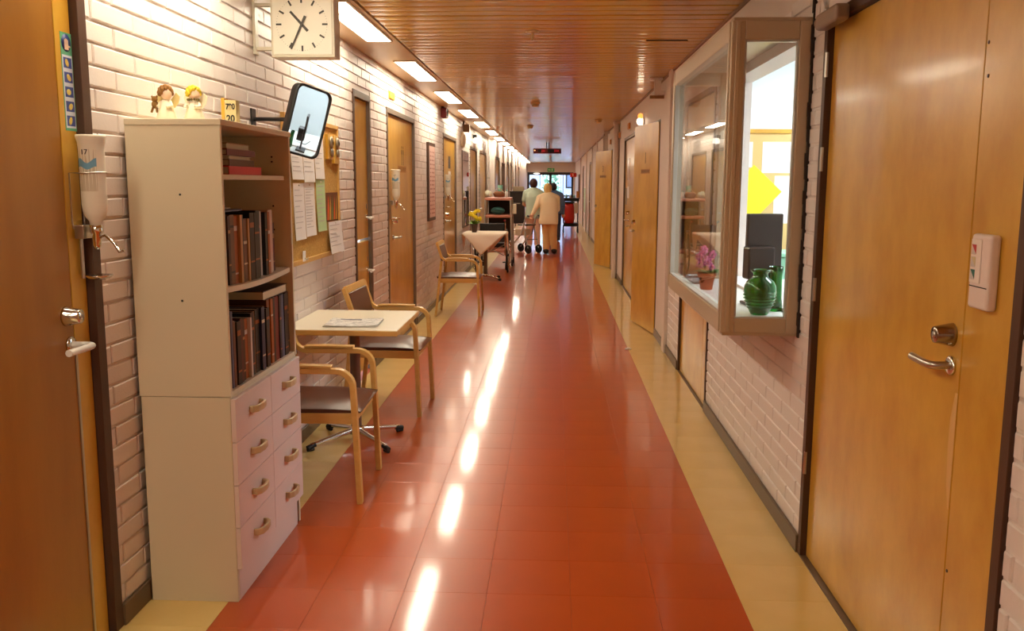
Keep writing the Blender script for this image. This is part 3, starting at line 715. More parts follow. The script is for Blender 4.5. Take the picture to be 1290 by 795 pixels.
# ------------------------------------------------------------------ end of the corridor, glass doors and outdoors
we = MB(); we.box(-1.7, 1.25, YE, YE+.15, 2.03, CE+.1); we.box(-1.7, -1.30, YE, YE+.15, 0, 2.03); we.box(.93, 1.25, YE, YE+.15, 0, 2.03)
setp(part('wall_end', we, M_plaster), 'end wall above the glass exit doors', 'wall', kind='structure')
M_dk = mat('dark_door_frame', rgb(40, 26, 26), .4)
ed = thing('door_19', 'double glass exit door with dark frame at the corridor end', 'door', (-.18, YE, 0), kind='structure')
for a, b in ((-1.30, -1.20), (-.24, -.12), (.84, .93)): part('stile', MB().box(a, b, YE+.02, YE+.10, 0, 2.03), M_dk, ed)
part('header', MB().box(-1.20, .84, YE+.02, YE+.10, 1.90, 2.03), M_dk, ed)
for a, b in ((-1.20, -.24), (-.12, .84)):
    part('mid_rail', MB().box(a, b, YE+.03, YE+.09, .86, .93), M_dk, ed); part('bottom_rail', MB().box(a, b, YE+.03, YE+.09, 0, .10), M_dk, ed)
    part('pane', MB().box(a, b, YE+.055, YE+.061, .93, 1.90), M_glass, ed); part('pane', MB().box(a, b, YE+.055, YE+.061, .10, .86), M_glass, ed)
part('mullion', MB().box(.42, .45, YE+.04, YE+.08, .93, 1.90), M_dk, ed)
part('push_bar', MB().tube([(-.95, YE-.03, 1.0), (-.35, YE-.03, 1.0)], .015, 8), M_steel, ed)
setp(part('ground_outside', MB().box(-20, 20, YE+.15, YE+40, -.2, -.02), mat('paving', rgb(170, 170, 165), .8)), 'pale paved ground outside the exit doors', 'ground', kind='structure')
hs = thing('house', 'pale lavender grey house outside the exit doors', 'house', (3.0, YE+16, 0))
part('wall', MB().box(.45, 9, YE+14, YE+22, 0, 5), mat('house_wall', rgb(206, 208, 232), .8), hs)
for a in (.75, 2.4, 4.2): f_ = part('window', MB().box(a, a+1.0, YE+13.95, YE+14, 1.2, 2.6), M_dk, hs); part('pane', MB().box(a+.08, a+.92, YE+13.93, YE+13.95, 1.28, 2.52), mat('house_pane', rgb(120, 130, 160), .1), f_)
part('roof', MB().prism([(.05, 5), (9.4, 5), (4.5, 7.5)], YE+13.6, YE+22.4, 'y'), mat('house_roof', rgb(110, 90, 90), .8), hs)
hs2 = thing('house', 'small grey shed to the left outside the exit doors', 'house', (-5, YE+16, 0))
part('wall', MB().box(-9, -.95, YE+15, YE+20, 0, 4), mat('shed_wall', rgb(200, 202, 228), .8), hs2); part('roof', MB().prism([(-9.3, 4), (-.7, 4), (-5, 5.5)], YE+14.7, YE+20.3, 'y'), mat('house_roof', rgb(110, 90, 90), .8), hs2)
part('window', MB().box(-3.0, -1.9, YE+14.95, YE+15, 1.0, 2.4), mat('house_pane', rgb(120, 130, 160), .1), hs2)
def bush(x, y, r, h, lab, m_):
    t = thing('bush', lab, 'bush', (x, y, 0)); b = MB()
    for q in range(260):
        a = random.uniform(0, 2*PI); e = random.uniform(-.6, 1); k = random.uniform(.75, 1)
        p = Vector((x+r*k*math.cos(a)*math.sqrt(1-e*e), y+r*k*math.sin(a)*math.sqrt(1-e*e), h*.55+h*.45*e*k))
        leaf_mb(b, p, (random.gauss(0, 1), random.gauss(0, 1), random.gauss(0, .6)), .35, .2)
    part('foliage', b, m_, t, kind='stuff'); part('stem', MB().tube([(x, y, -.02), (x, y, h*.6)], .06, 8), mat('bark', rgb(90, 70, 50), .8), t)
bush(-.2, YE+9, .5, 2.6, 'light green leafy tree seen through the exit doors', mat('leaf_light', rgb(180, 214, 186), .6))
bush(1.9, YE+11.5, .6, 1.6, 'bluish green shrub seen through the right exit door', mat('leaf_teal', rgb(150, 196, 172), .6))
bush(-1.8, YE+12, .5, 1.2, 'green shrub seen through the left exit door', mat('leaf_teal', rgb(150, 196, 172), .6))
es = thing('exit_sign', 'green exit sign above the glass doors', 'sign', (-.16, YE-.02, 2.08))
part('case', MB().box(-.33, .01, YE-.05, YE, 2.06, 2.22), mat('exit_green', rgb(30, 130, 60), .5, emit=.3, ecol=rgb(30, 140, 60)), es, .005)
part('arrow', MB().prism([(-.30, 2.14), (-.25, 2.18), (-.25, 2.155), (-.17, 2.155), (-.17, 2.125), (-.25, 2.125), (-.25, 2.10)], YE-.053, YE-.05, 'y'), M_paper, es)
part('running_figure', MB().box(-.13, -.09, YE-.053, YE-.05, 2.10, 2.17).ball((-.10, YE-.051, 2.19), (.018, .002, .018), 8, 6).box(-.09, -.04, YE-.053, YE-.05, 2.13, 2.15), M_paper, es)
rs = thing('red_sign', 'red sign with a pale bar, right above the exit doors', 'sign', (.8, 40, 1.8))
part('board', MB().box(.70, .98, 39.98, 40.02, 1.78, 1.96), mat('sign_red', rgb(196, 46, 30), .5), rs, .003); part('bar', MB().box(.81, .85, 39.976, 39.98, 1.81, 1.93), mat('sign_pale', rgb(240, 190, 150), .5), rs)
part('bracket', MB().box(.98, R, 39.99, 40.01, 1.85, 1.89), M_steel, rs)
sl = thing('wall_lamp', 'small white oval lamp above the left exit door', 'lamp', (-.85, YE, 2.0)); part('shade', MB().ball((-.85, YE-.03, 1.97), (.16, .05, .025), 12, 8), emis('small_lamp', (1, .9, .75), 3), sl); part('base', MB().box(-.95, -.75, YE-.01, YE+.02, 1.96, 1.99), M_steel, sl)

# hanging display sign
hg = thing('display_sign', 'dark red electronic display sign hanging from the ceiling', 'sign', (-.17, 22, 2.21))
part('case', MB().box(-.51, .165, 21.96, 22.04, 2.21, 2.335), mat('display_red', rgb(110, 30, 20), .4), hg, .004)
for a, b in ((-.40, -.32), (-.16, -.01)): part('display', MB().box(a, b, 21.955, 21.96, 2.235, 2.312), M_black, hg)
for a, b in ((-.31, -.22), (.0, .12)):
    q = MB()
    for k in range(3): q.box(a+k*(b-a)/3, a+k*(b-a)/3+.02, 21.953, 21.96, 2.25, 2.30)
    q.box(a, b-.01, 21.953, 21.96, 2.27, 2.28); part('red_digits', q, mat('led_red', rgb(190, 40, 50), .4, emit=.35, ecol=rgb(200, 40, 50)), hg)
part('lit_dot', MB().ball((-.475, 21.958, 2.285), (.02, .006, .016), 10, 6), mat('led_orange', rgb(250, 190, 120), .4, emit=1.0), hg)
for x in (-.19, -.13): part('hanger', MB().tube([(x, 22, 2.335), (x, 22, CE)], .012, 8), M_frame, hg)

# ceiling fittings
sp = thing('ceiling_hook', 'small T-shaped fitting on the ceiling near the viewer', 'ceiling fitting', (-.15, 5.99, CE-.04))
part('plate', MB().lathe([(.001, CE-.002), (.045, CE-.002), (.04, CE-.014), (.001, CE-.014)], (-.15, 5.99, 0), 16), M_soffit, sp); part('stem', MB().lathe([(.001, CE-.014), (.009, CE-.014), (.011, CE-.06), (.001, CE-.062)], (-.15, 5.99, 0), 10), M_soffit, sp)
for x, y, t in ((-.24, 11.2, 'middle of the corridor ceiling'), (.674, 14.1, 'right side of the ceiling'), (-.42, 15.6, 'left side of the ceiling'), (-.1, 27, 'ceiling beyond the hanging display'), (-.15, 33, 'far ceiling before the exit doors')):
    s_ = thing('smoke_detector', 'round beige smoke detector on the ' + t, 'smoke detector', (x, y, CE-.06), group='smoke detectors')
    part('base', MB().lathe([(.001, CE-.002), (.06, CE-.002), (.058, CE-.02), (.001, CE-.02)], (x, y, 0), 18), M_soffit, s_); part('head', MB().lathe([(.001, CE-.02), (.046, CE-.02), (.04, CE-.045), (.02, CE-.055), (.001, CE-.055)], (x, y, 0), 18), mat('detector', rgb(196, 160, 104), .4), s_)
vt = thing('ceiling_slot', 'thin dark slot in the ceiling near the bay window', 'vent', (.76, 6.37, CE-.004)); part('slot', MB().box(.62, .90, 6.355, 6.385, CE-.006, CE+.002), M_hole, vt); part('lip', MB().box(.615, .905, 6.385, 6.392, CE-.009, CE+.002), M_slat, vt)

# ------------------------------------------------------------------ bookcase (upper unit) and drawer cabinet (lower unit)
X0, X1, YA, YB = -1.441, -1.116, 2.99, 3.79
bc = thing('bookcase', 'tall cream open bookcase standing on the drawer cabinet', 'bookcase', (-1.28, 3.39, .757))
ZL, ZU = .757, 1.708; tk = .018
part('side_panel', MB().box(X0, X1, YA, YA+tk, ZL, ZU-.02), M_cab, bc, .0015); part('side_panel', MB().box(X0, X1, YB-tk, YB, ZL, ZU-.02), M_cab, bc, .0015)
part('top_panel', MB().box(X0, X1+.004, YA-.002, YB+.002, ZU-.02, ZU), M_cab, bc, .0015)
part('back_panel', MB().box(X0, X0+.006, YA+tk, YB-tk, ZL, ZU-.02), mat('shade_tinted_backing', rgb(196, 160, 116), .6), bc)  # melamine back tinted tan to paint in the shade inside the bookcase
part('bottom_panel', MB().box(X0+.006, X1-.002, YA+tk, YB-tk, ZL, ZL+.016), M_cab, bc, .0015)
part('shelf', MB().box(X0+.006, X1-.024, YA+tk, YB-tk, 1.508, 1.526), M_cab, bc, .0015)
sh = MB(); n = 12
for i in range(n):
    a, b = i/n, (i+1)/n; ya, yb = YA+tk+(YB-YA-2*tk)*a, YA+tk+(YB-YA-2*tk)*b; da, db = -.012*math.sin(PI*a), -.012*math.sin(PI*b)
    sh.add([(x, y, z) for x in (X0+.006, X1-.012) for y, d_ in ((ya, da), (yb, db)) for z in (1.120+d_, 1.140+d_)], [(0, 1, 3, 2), (4, 6, 7, 5), (0, 4, 5, 1), (2, 3, 7, 6), (0, 2, 6, 4), (1, 5, 7, 3)])
part('shelf', sh, M_cab, bc, label='sagging middle shelf')
pin = MB()
for x, z in ((-1.261, 1.457), (-1.272, 1.095)): pin.lathe([(.001, 0), (.004, 0), (.004, -.001), (.001, -.001)], (x, YA, z), 8, 'y')
for z in (1.585, 1.605, 1.40, 1.30): pin.lathe([(.001, 0), (.004, 0), (.004, -.001), (.001, -.001)], (-1.19, YB-tk, z), 8, 'y')
part('screw_holes', pin, M_hole, bc)
dc = thing('drawer_cabinet', 'cream cabinet with eight small drawers under the bookcase', 'drawer cabinet', (-1.28, 3.39, 0))
X0c = -1.436
part('side_panel', MB().box(X0c, X1-.004, YA, YA+tk, 0, .755), M_cab, dc, .0015); part('side_panel', MB().box(X0c, X1-.004, YB-tk, YB, 0, .755), M_cab, dc, .0015)
part('top_panel', MB().box(X0c, X1-.004, YA+tk, YB-tk, .737, .755), M_cab, dc, .0015); part('back_panel', MB().box(X0c, X0c+.006, YA+tk, YB-tk, 0, .737), M_cab, dc)
part('plinth', MB().box(X1-.022, X1-.003, YA+tk+.001, YB-.05, 0, .118), M_cabf, dc, .0015)
for r_ in range(4):
    z1 = .748-r_*.157; z0 = z1-.1545
    for c_ in range(2):
        a = YA+.003+c_*.398; b = a+.395
        dr = part('drawer', MB().box(X1-.004, X1+.013, a, b, z0, z1), M_cabf, dc, .0015)
        yc, zc = (a+b)/2+(.0 if c_ == 0 else 0), (z0+z1)/2+.008
        h = MB(); path = [(X1+.012, -.056), (X1+.028, -.054), (X1+.040, -.040), (X1+.044, 0), (X1+.040, .040), (X1+.028, .054), (X1+.012, .056)]
        P = [Vector((p, q)) for p, q in path]; vs = []
        for i in range(len(P)):
            d_ = (P[min(i+1, 6)]-P[max(i-1, 0)]).normalized(); nn = Vector((d_.y, -d_.x))*.005
            for sgn in (1, -1):
                for zz in (-.013, .013): vs.append((P[i].x+nn.x*sgn, yc+P[i].y+nn.y*sgn, zc+zz))
        fs = []
        for i in range(6):
            q = 4*i; fs += [(q, q+1, q+5, q+4), (q+2, q+6, q+7, q+3), (q+1, q+3, q+7, q+5), (q, q+4, q+6, q+2)]
        fs += [(0, 2, 3, 1), (24, 25, 27, 26)]; h.add(vs, fs, False); part('handle', h, M_brass, dr, .003)

# books
BCOL = {'yellow': (214, 186, 40), 'black': (28, 24, 24), 'dark brown': (62, 40, 28), 'patterned brown': (112, 78, 50), 'tan': (176, 128, 78), 'orange-brown': (160, 84, 34),
        'white': (206, 196, 184), 'pinkish white': (204, 172, 152), 'blue-grey': (84, 88, 112), 'dark red': (110, 28, 24), 'grey': (120, 116, 118), 'red': (216, 40, 34), 'brown': (110, 66, 40), 'cream': (214, 196, 160), 'teal': (60, 92, 96), 'navy': (34, 40, 66), 'maroon': (80, 30, 30)}
def bmat(c): return mat('cover_'+c.replace(' ', '_').replace('-', '_'), rgb(*BCOL[c]), .4)
M_pages = mat('book_pages', rgb(214, 194, 156), .8)
def book(col, x1, y0, y1, z0, h, depth, label, group, tilt=0):
    """upright book: spine toward +x"""
    t = thing('book', label, 'book', (x1-depth/2, (y0+y1)/2, z0), group=group)
    x0 = x1-depth; w = y1-y0; bt = min(.003, w*.2); c = MB()
    c.box(x1-bt, x1, y0, y1, z0, z0+h); c.box(x0, x1-bt, y0, y0+bt, z0, z0+h); c.box(x0, x1-bt, y1-bt, y1, z0, z0+h)
    part('cover', c, bmat(col), t)
    part('pages', MB().box(x0+.006, x1-bt-.001, y0+bt+.0003, y1-bt-.0003, z0+.003, z0+h-.004), M_pages, t)
    if w > .024:
        lb = {'black': 'orange-brown', 'dark brown': 'tan', 'brown': 'cream', 'maroon': 'tan', 'navy': 'cream', 'patterned brown': 'black', 'tan': 'dark brown', 'orange-brown': 'white'}.get(col)
        if lb:
            za = z0+h*random.uniform(.6, .85); zb = z0+h*random.uniform(.1, .3)
            part('spine_band', MB().box(x1, x1+.0006, y0+.002, y1-.002, za, za+random.uniform(.006, .02)), bmat(lb), t); part('spine_band', MB().box(x1, x1+.0006, y0+.002, y1-.002, zb, zb+.006), bmat(lb), t)
    if tilt: t.rotation_euler = (tilt, 0, 0)
    return t
seq2 = [('yellow', .014, .235), ('black', .030, .25), ('dark brown', .022, .245), ('patterned brown', .040, .25), ('orange-brown', .034, .245), ('tan', .020, .25), ('black', .016, .25), ('brown', .040, .235), ('tan', .018, .235), ('black', .044, .255), ('black', .048, .255), ('black', .040, .26), ('white', .022, .255), ('black', .026, .25), ('orange-brown', .024, .25), ('pinkish white', .05, .255), ('maroon', .034, .2)]
y = 3.065
cnt = {}
for i, (c_, w_, h_) in enumerate(seq2):
    w_ *= (3.675-3.065)/(sum(q[1] for q in seq2)+.0015*len(seq2))
    p = (y-YA-tk)/(YB-YA-2*tk); zz = 1.1405-.0115*math.sin(PI*min(1, max(0, p+.03)))
    book(c_, X1-.034+random.uniform(-.012, .006), y, y+w_, zz, h_, .17+random.uniform(0, .03), '%s book on the middle shelf, %s from the viewer\'s end' % (c_, ORD[i]), 'books on the middle shelf')
    y += w_+.0015
seq3 = [('blue-grey', .016, .275), ('brown', .018, .235), ('cream', .012, .235), ('black', .034, .23), ('maroon', .022, .235), ('dark brown', .030, .23), ('orange-brown', .034, .225), ('white', .014, .225), ('black', .038, .24), ('tan', .014, .24), ('black', .046, .245), ('navy', .034, .245), ('tan', .016, .245), ('black', .036, .235), ('brown', .030, .262), ('orange-brown', .026, .262), ('black', .022, .262), ('dark red', .046, .262), ('black', .024, .262), ('blue-grey', .034, .262), ('black', .04, .262), ('dark brown', .036, .262)]
y = 3.055
for i, (c_, w_, h_) in enumerate(seq3):
    w_ *= (3.765-3.055-.0015*len(seq3))/sum(q[1] for q in seq3)
    book(c_, X1-.016+random.uniform(-.010, .006), y, y+w_, .7735, h_, .19+random.uniform(0, .03), '%s book on the bottom shelf, %s from the viewer\'s end' % (c_, ORD[i]), 'books on the bottom shelf')
    y += w_+.0015
def flat_book(col, x1, y0, ln, z0, th, depth, label, group, rz=0, name='book', front=False):
    t = thing(name, label, 'book', (x1-depth/2, y0+ln/2, z0), group=group)
    x0 = x1-depth; bt = min(.003, th*.2); y1 = y0+ln; c = MB()
    c.box(x0, x1, y0, y1, z0, z0+bt); c.box(x0, x1, y0, y1, z0+th-bt, z0+th); c.box(*((x1-bt, x1) if front else (x0, x0+bt)), y0, y1, z0+bt, z0+th-bt)
    part('cover', c, bmat(col), t); part('pages', MB().box(x0+bt+.001, x1-.004, y0+.004, y1-.004, z0+bt, z0+th-bt), M_pages, t)
    t.rotation_euler = (0, 0, rz); return t
flat_book('dark brown', X1-.02, 3.44, .31, 1.0375, .036, .21, 'large dark brown book lying on top of the bottom shelf books', 'books lying flat')
flat_book('red', X1-.04, 3.20, .31, 1.5265, .030, .22, 'red folder at the bottom of the pile on the top shelf', 'pile on the top shelf', -.05, 'folder', True)
flat_book('brown', X1-.055, 3.22, .27, 1.5575, .024, .19, 'thick brown book above the red folder on the top shelf', 'pile on the top shelf', 0, 'book', True)
flat_book('cream', X1-.06, 3.22, .26, 1.5825, .012, .18, 'thin cream book in the middle of the top shelf pile', 'pile on the top shelf', .04)
flat_book('dark red', X1-.05, 3.20, .28, 1.5955, .022, .19, 'dark red book high in the top shelf pile', 'pile on the top shelf', -.03, 'book', True)
flat_book('tan', X1-.065, 3.22, .26, 1.6185, .022, .18, 'tan book on top of the top shelf pile', 'pile on the top shelf', .02)
def flat_sheet(name, col, x0, x1, y0, y1, z0, th, label, group=None, rz=0):
    cx, cy = (x0+x1)/2, (y0+y1)/2; b = MB(); n = 6; Mx = Matrix.Translation((cx, cy, 0)) @ Matrix.Rotation(rz, 4, 'Z')
    for i in range(n):
        a, c = y0+(y1-y0)*i/n-cy, y0+(y1-y0)*(i+1)/n-cy; k0, k1 = .002*math.sin(i*1.3), .002*math.sin((i+1)*1.3)
        b.add([Mx @ Vector((x, yy, z0+zz)) for x in (x0-cx, x1-cx) for yy, k in ((a, abs(k0)), (c, abs(k1))) for zz in (k, k+th)], [(0, 1, 3, 2), (4, 6, 7, 5), (0, 4, 5, 1), (2, 3, 7, 6), (0, 2, 6, 4), (1, 5, 7, 3)])
    return single(name, b, bmat(col), label, 'magazine', (cx, cy, z0), group)
flat_sheet('magazine', 'blue-grey', X1-.24, X1-.045, 3.02, 3.30, 1.393, .006, 'blue-grey magazine lying on the middle shelf books', 'magazines on the middle shelf')
flat_sheet('magazine', 'white', X1-.23, X1-.06, 3.02, 3.24, 1.402, .005, 'white magazine lying on top of the blue-grey one', 'magazines on the middle shelf', .06)
flat_sheet('magazine', 'grey', X1-.22, X1-.08, 3.02, 3.22, 1.41, .004, 'grey booklet topmost on the middle shelf books', 'magazines on the middle shelf', -.05)

# figurines on top
M_cream = mat('cream_ceramic', rgb(246, 234, 206), .45); M_hair_b = mat('brown_wool_hair', rgb(150, 104, 52), .9, bump=.6, bscale=160); M_hair_y = mat('yellow_wool_hair', rgb(232, 206, 60), .9, bump=.6, bscale=160); M_skin = mat('doll_skin', rgb(240, 206, 176), .6)
def figurine(x, y, hair, lab, teddy):
    z = ZU; t = thing('angel_figurine', lab, 'figurine', (x, y, z), group='figurines on the bookcase')
    part('dress', MB().lathe([(.001, 0), (.034, 0), (.036, .005), (.029, .03), (.020, .055), (.013, .072), (.001, .074)], (x, y, z), 18), M_cream, t)
    hd_ = part('head', MB().ball((x+.004, y-.002, z+.092), (.019, .019, .021), 14, 10), M_skin, t)
    b = MB()
    for q in range(34):
        a = q*2.399; e = 1-q/26.; e = max(-.55, e); rr_ = math.sqrt(max(0, 1-e*e))
        px, py, pz = .021*rr_*math.cos(a), .021*rr_*math.sin(a), .022*e
        if py < -.008 and e < .35 and px > -.004: continue
        b.ball((x+px, y+py, z+.096+pz), .0075, 7, 5)
    part('hair', b, hair, hd_)
    for s_ in (-1, 1): part('arm', MB().tube([(x+s_*.014, y, z+.066), (x+s_*.026, y-.012, z+.05), (x+s_*.012, y-.028, z+.046)], .006, 8, [.0065, .006, .005]), M_cream, t)
    for s_ in (-1, 1):
        wv = MB().prism([(x+s_*.006, z+.068), (x+s_*.03, z+.098), (x+s_*.042, z+.085), (x+s_*.036, z+.062), (x+s_*.022, z+.045)], y+.016, y+.020, 'y'); part('wing', wv, M_cream if not teddy else mat('gold_wing', rgb(226, 206, 140), .5), t)
    if teddy:
        bb = MB().ball((x-.034, y-.012, z+.055), (.012, .011, .014), 10, 7).ball((x-.034, y-.014, z+.073), .0105, 10, 7).ball((x-.043, y-.013, z+.082), .004, 6, 5).ball((x-.026, y-.013, z+.082), .004, 6, 5)
        for q in (-1, 1): bb.tube([(x-.034+q*.006, y-.014, z+.046), (x-.034+q*.010, y-.02, z+.028)], .004, 6)
        part('teddy', bb, mat('teddy_brown', rgb(130, 92, 40), .9), t)
    else:
        bb = MB()
        for q in range(12): bb.ball((x+.019*math.cos(q*PI/6), y+.016*math.sin(q*PI/6)-.004, z+.074), .0042, 6, 5)
        part('wreath', bb, mat('dark_wreath', rgb(120, 104, 60), .8), t)
    return t
figurine(-1.345, 3.11, M_hair_b, 'cream angel figurine with brown curly hair holding a small teddy', True)
figurine(-1.255, 3.13, M_hair_y, 'white angel figurine with bright yellow hair and dark wreath', False)
cb = thing('calendar_block', 'small wooden block calendar standing on the bookcase', 'calendar', (-1.19, 3.30, ZU))
part('wood_back', MB().box(-1.217, -1.205, 3.285, 3.325, ZU, ZU+.095), M_birch, cb, .001)
mc_ = mat('calendar_card', rgb(206, 190, 140), .6)
part('card', MB().box(-1.204, -1.162, 3.285, 3.325, ZU, ZU+.087), mc_, cb, .001)
text('printed_number', '790', .028, (-1.183, 3.2845, ZU+.063), '-y', mat('black_letter', rgb(40, 32, 30), .6), cb, bold=.001, sx=.8); text('printed_number', '20', .034, (-1.183, 3.2845, ZU+.020), '-y', mat('black_letter', rgb(40, 32, 30), .6), cb, bold=.001, sx=.9)

# ------------------------------------------------------------------ clock on its wall bracket
ck = thing('wall_clock', 'square two-sided white clock on a wall bracket', 'clock', (-1.21, 4.42, 2.09))
cx0, cx1, cz0, cz1, cy0, cy1 = -1.358, -1.052, 2.092, 2.398, 4.36, 4.47
mck = mat('clock_case', rgb(216, 206, 184), .4); mcf = mat('clock_face', rgb(234, 228, 212), .4); mck2 = mat('clock_ink', rgb(60, 54, 46), .5)
part('case', MB().box(cx0, cx1, cy0, cy1, cz0, cz1), mck, ck, .003)
fc = part('face', MB().box(cx0+.010, cx1-.012, cy0-.003, cy0, cz0+.012, cz1-.012), mcf, ck, .001)
cxm, czm = (cx0+cx1)/2-.002, 2.243; yf = cy0-.0035
def bar(ang, r0, r1, w0, w1, yy, mm_, nm, par):
    d = Vector((math.sin(ang), 0, math.cos(ang))); s_ = Vector((math.cos(ang), 0, -math.sin(ang))); c0 = Vector((cxm, 0, czm))
    P = [c0+d*r0-s_*w0/2, c0+d*r0+s_*w0/2, c0+d*r1+s_*w1/2, c0+d*r1-s_*w1/2]
    part(nm, MB().prism([(p.x, p.z) for p in P], yy-.0012, yy, 'y'), mm_, par)
for q in range(12): bar(q*PI/6, .098, .124, .0085, .0085, yf, mck2, 'hour_mark', fc)
mt_ = MB()
for q in range(60):
    if q % 5:
        a = q*PI/30; mt_.box(cxm+.121*math.sin(a)-.001, cxm+.121*math.sin(a)+.001, yf-.0008, yf, czm+.121*math.cos(a)-.001, czm+.121*math.cos(a)+.001)
part('minute_marks', mt_, mck2, fc)
hr = math.radians(360*(10+35/60)/12); mi = math.radians(360*34.2/60)
bar(hr, -.042, .080, .013, .011, yf-.0015, mck2, 'hour_hand', ck); bar(mi, -.042, .126, .012, .0075, yf-.003, mck2, 'minute_hand', ck)
part('wall_plate', MB().box(L-.002, L+.012, 4.39, 4.44, 2.11, 2.44), mck, ck, .003)
for z in (2.13, 2.335): part('bracket_arm', MB().box(L+.012, cx0, 4.40, 4.43, z, z+.016), mck, ck, .002)

# ------------------------------------------------------------------ convex mirror above the bookcase
MC = Vector((-1.125, 4.10, 1.772)); tocam = (Vector((0, 0, 1.5))-MC).normalized(); towin = (Vector((1.0, 4.25, 1.28))-MC).normalized()
nrm = (tocam+towin).normalized(); zx = Vector((0, 0, 1)); rx_ = zx.cross(nrm).normalized(); up_ = nrm.cross(rx_)
tl = math.radians(-11); rx2 = rx_*math.cos(tl)+up_*math.sin(tl); up2 = up_*math.cos(tl)-rx_*math.sin(tl)
def mpt(a, b, c): return MC+rx2*a+up2*b+nrm*c
def rrect(hw, hh, r, n=6):
    o = []
    for cx_, cy_, a0 in ((hw-r, hh-r, 0), (-hw+r, hh-r, 90), (-hw+r, -hh+r, 180), (hw-r, -hh+r, 270)):
        for k in range(n+1):
            a = math.radians(a0+90*k/n); o.append((cx_+r*math.cos(a), cy_+r*math.sin(a)))
    return o
mr = thing('convex_mirror', 'black framed rounded convex mirror mounted above the bookcase', 'mirror', tuple(MC))
hw, hh = .104, .158
def shell(rings):
    b = MB(); n = len(rings[0][0]); vs = []
    for pts, d_ in rings: vs += [mpt(p, q, d_) for p, q in pts]
    fs = [(i*n+k, i*n+(k+1) % n, (i+1)*n+(k+1) % n, (i+1)*n+k) for i in range(len(rings)-1) for k in range(n)]
    return b, vs, fs, n
rings = [(rrect(hw-.012, hh-.012, .028), .0015), (rrect(hw-.010, hh-.010, .030), .010), (rrect(hw-.003, hh-.003, .034), .012), (rrect(hw, hh, .036), .004), (rrect(hw-.002, hh-.002, .036), -.03), (rrect(hw-.03, hh-.04, .036), -.055)]
b, vs, fs, n = shell(rings); fs.append(tuple(len(vs)-n+k for k in range(n))); b.add(vs, fs, True); part('housing', b, M_black, mr)
g = MB(); N = 14; vs = []; fs = []
for i in range(N+1):
    for j in range(N+1):
        a, c = (i/N*2-1), (j/N*2-1); vs.append(mpt(a*(hw-.011), c*(hh-.011), .0075-.0035*(a*a*.45+c*c)))
for i in range(N):
    for j in range(N): q = i*(N+1)+j; fs.append((q, q+1, q+N+2, q+N+1))
g.add(vs, fs, True); part('mirror_glass', g, mat('mirror_silver', rgb(236, 240, 244), .01, metal=1), mr)
wallp = Vector((L+.003, 4.34, 1.80)); part('arm', MB().tube([tuple(mpt(0, 0, -.05)), tuple(mpt(.02, 0, -.10)), (L+.06, 4.34, 1.80), tuple(wallp)], .010, 10), M_black, mr)
part('wall_plate', MB().box(L-.002, L+.008, 4.31, 4.37, 1.75, 1.85), M_black, mr, .002)

# ------------------------------------------------------------------ cork notice board with papers
nb = thing('cork_board', 'cork notice board with wooden frame on the left wall', 'notice board', (L, 5.4, 1.03)); xb = L+.002
part('cork', MB().box(xb, xb+.012, 4.80, 5.95, 1.06, 1.845), mat('cork', rgb(202, 160, 84), .85, noise=((90, 90, 90), rgb(176, 130, 60), .4, .65)), nb)
for a in ((4.775, 5.975, 1.035, 1.062), (4.775, 5.975, 1.843, 1.868), (4.775, 4.80, 1.062, 1.843), (5.95, 5.975, 1.062, 1.843)): part('frame_rail', MB().box(xb, xb+.024, *a), M_chair, nb, .002)
def note(y0, y1, z0, z1, m_, lab, lines=0, curl=.006, name='notice', lift=0):
    t = thing(name, lab, 'paper', (xb+.012, (y0+y1)/2, z1), group='papers on the cork board'); b = MB(); n = 6; vs = []; fs = []; xx = xb+.0125+lift
    for i in range(n+1):
        k = i/n; z = z1+(z0-z1)*k; x = xx+curl*k*k
        for y_, e in ((y0, .003*k), ((y0+y1)/2, 0), (y1, .002*k)):
            vs += [(x+e, y_, z), (x+e+.0006, y_, z)]
    for i in range(n):
        for c in (0, 2):
            q = 6*i+c; fs += [(q+1, q+3, q+9, q+7), (q, q+6, q+8, q+2)]
        q = 6*i; fs += [(q, q+1, q+7, q+6), (q+4, q+10, q+11, q+5)]
    fs += [(0, 2, 3, 1), (2, 4, 5, 3), (6*n, 6*n+1, 6*n+3, 6*n+2), (6*n+2, 6*n+3, 6*n+5, 6*n+4)]
    b.add(vs, fs); part('sheet', b, m_, t)
    if lines:
        l = MB(); h = z1-z0
        for q in range(lines):
            k = .12+.76*q/lines; z = z1-h*k; x = xx+curl*k*k+.0022; w_ = random.uniform(.45, .95)
            l.box(x, x+.0005, y0+.02, y0+.02+(y1-y0-.04)*w_, z-.0022, z+.0022)
        part('print_lines', l, mat('grey_print', rgb(196, 186, 184), .7), t)
    part('pin', MB().ball((xx+.003, (y0+y1)/2, z1-.012), .005, 8, 6), mat('pin_white', rgb(220, 210, 200), .4), t)
note(4.90, 5.13, 1.515, 1.71, M_paper, 'white sheet upper left on the cork board', 6); note(5.135, 5.37, 1.50, 1.79, M_paper, 'white sheet upper middle on the cork board, hung lower', 8)
note(5.385, 5.60, 1.52, 1.80, M_paper, 'white sheet upper right on the cork board', 7)
note(4.93, 5.145, 1.175, 1.495, M_paper, 'white sheet lower left on the cork board', 8); note(5.15, 5.37, 1.185, 1.497, M_paper, 'densely printed white sheet lower middle on the cork board', 14)
note(5.41, 5.62, 1.20, 1.515, mat('green_paper', rgb(186, 214, 160), .7), 'pale green printed sheet on the cork board', 9)
note(5.64, 5.99, 1.045, 1.25, M_paper, 'white sheet hanging over the bottom corner of the cork board', 6, .014, lift=.014)
pc = thing('picture_card', 'orange and green picture card pinned on the cork board', 'picture', (xb, 5.8, 1.25))
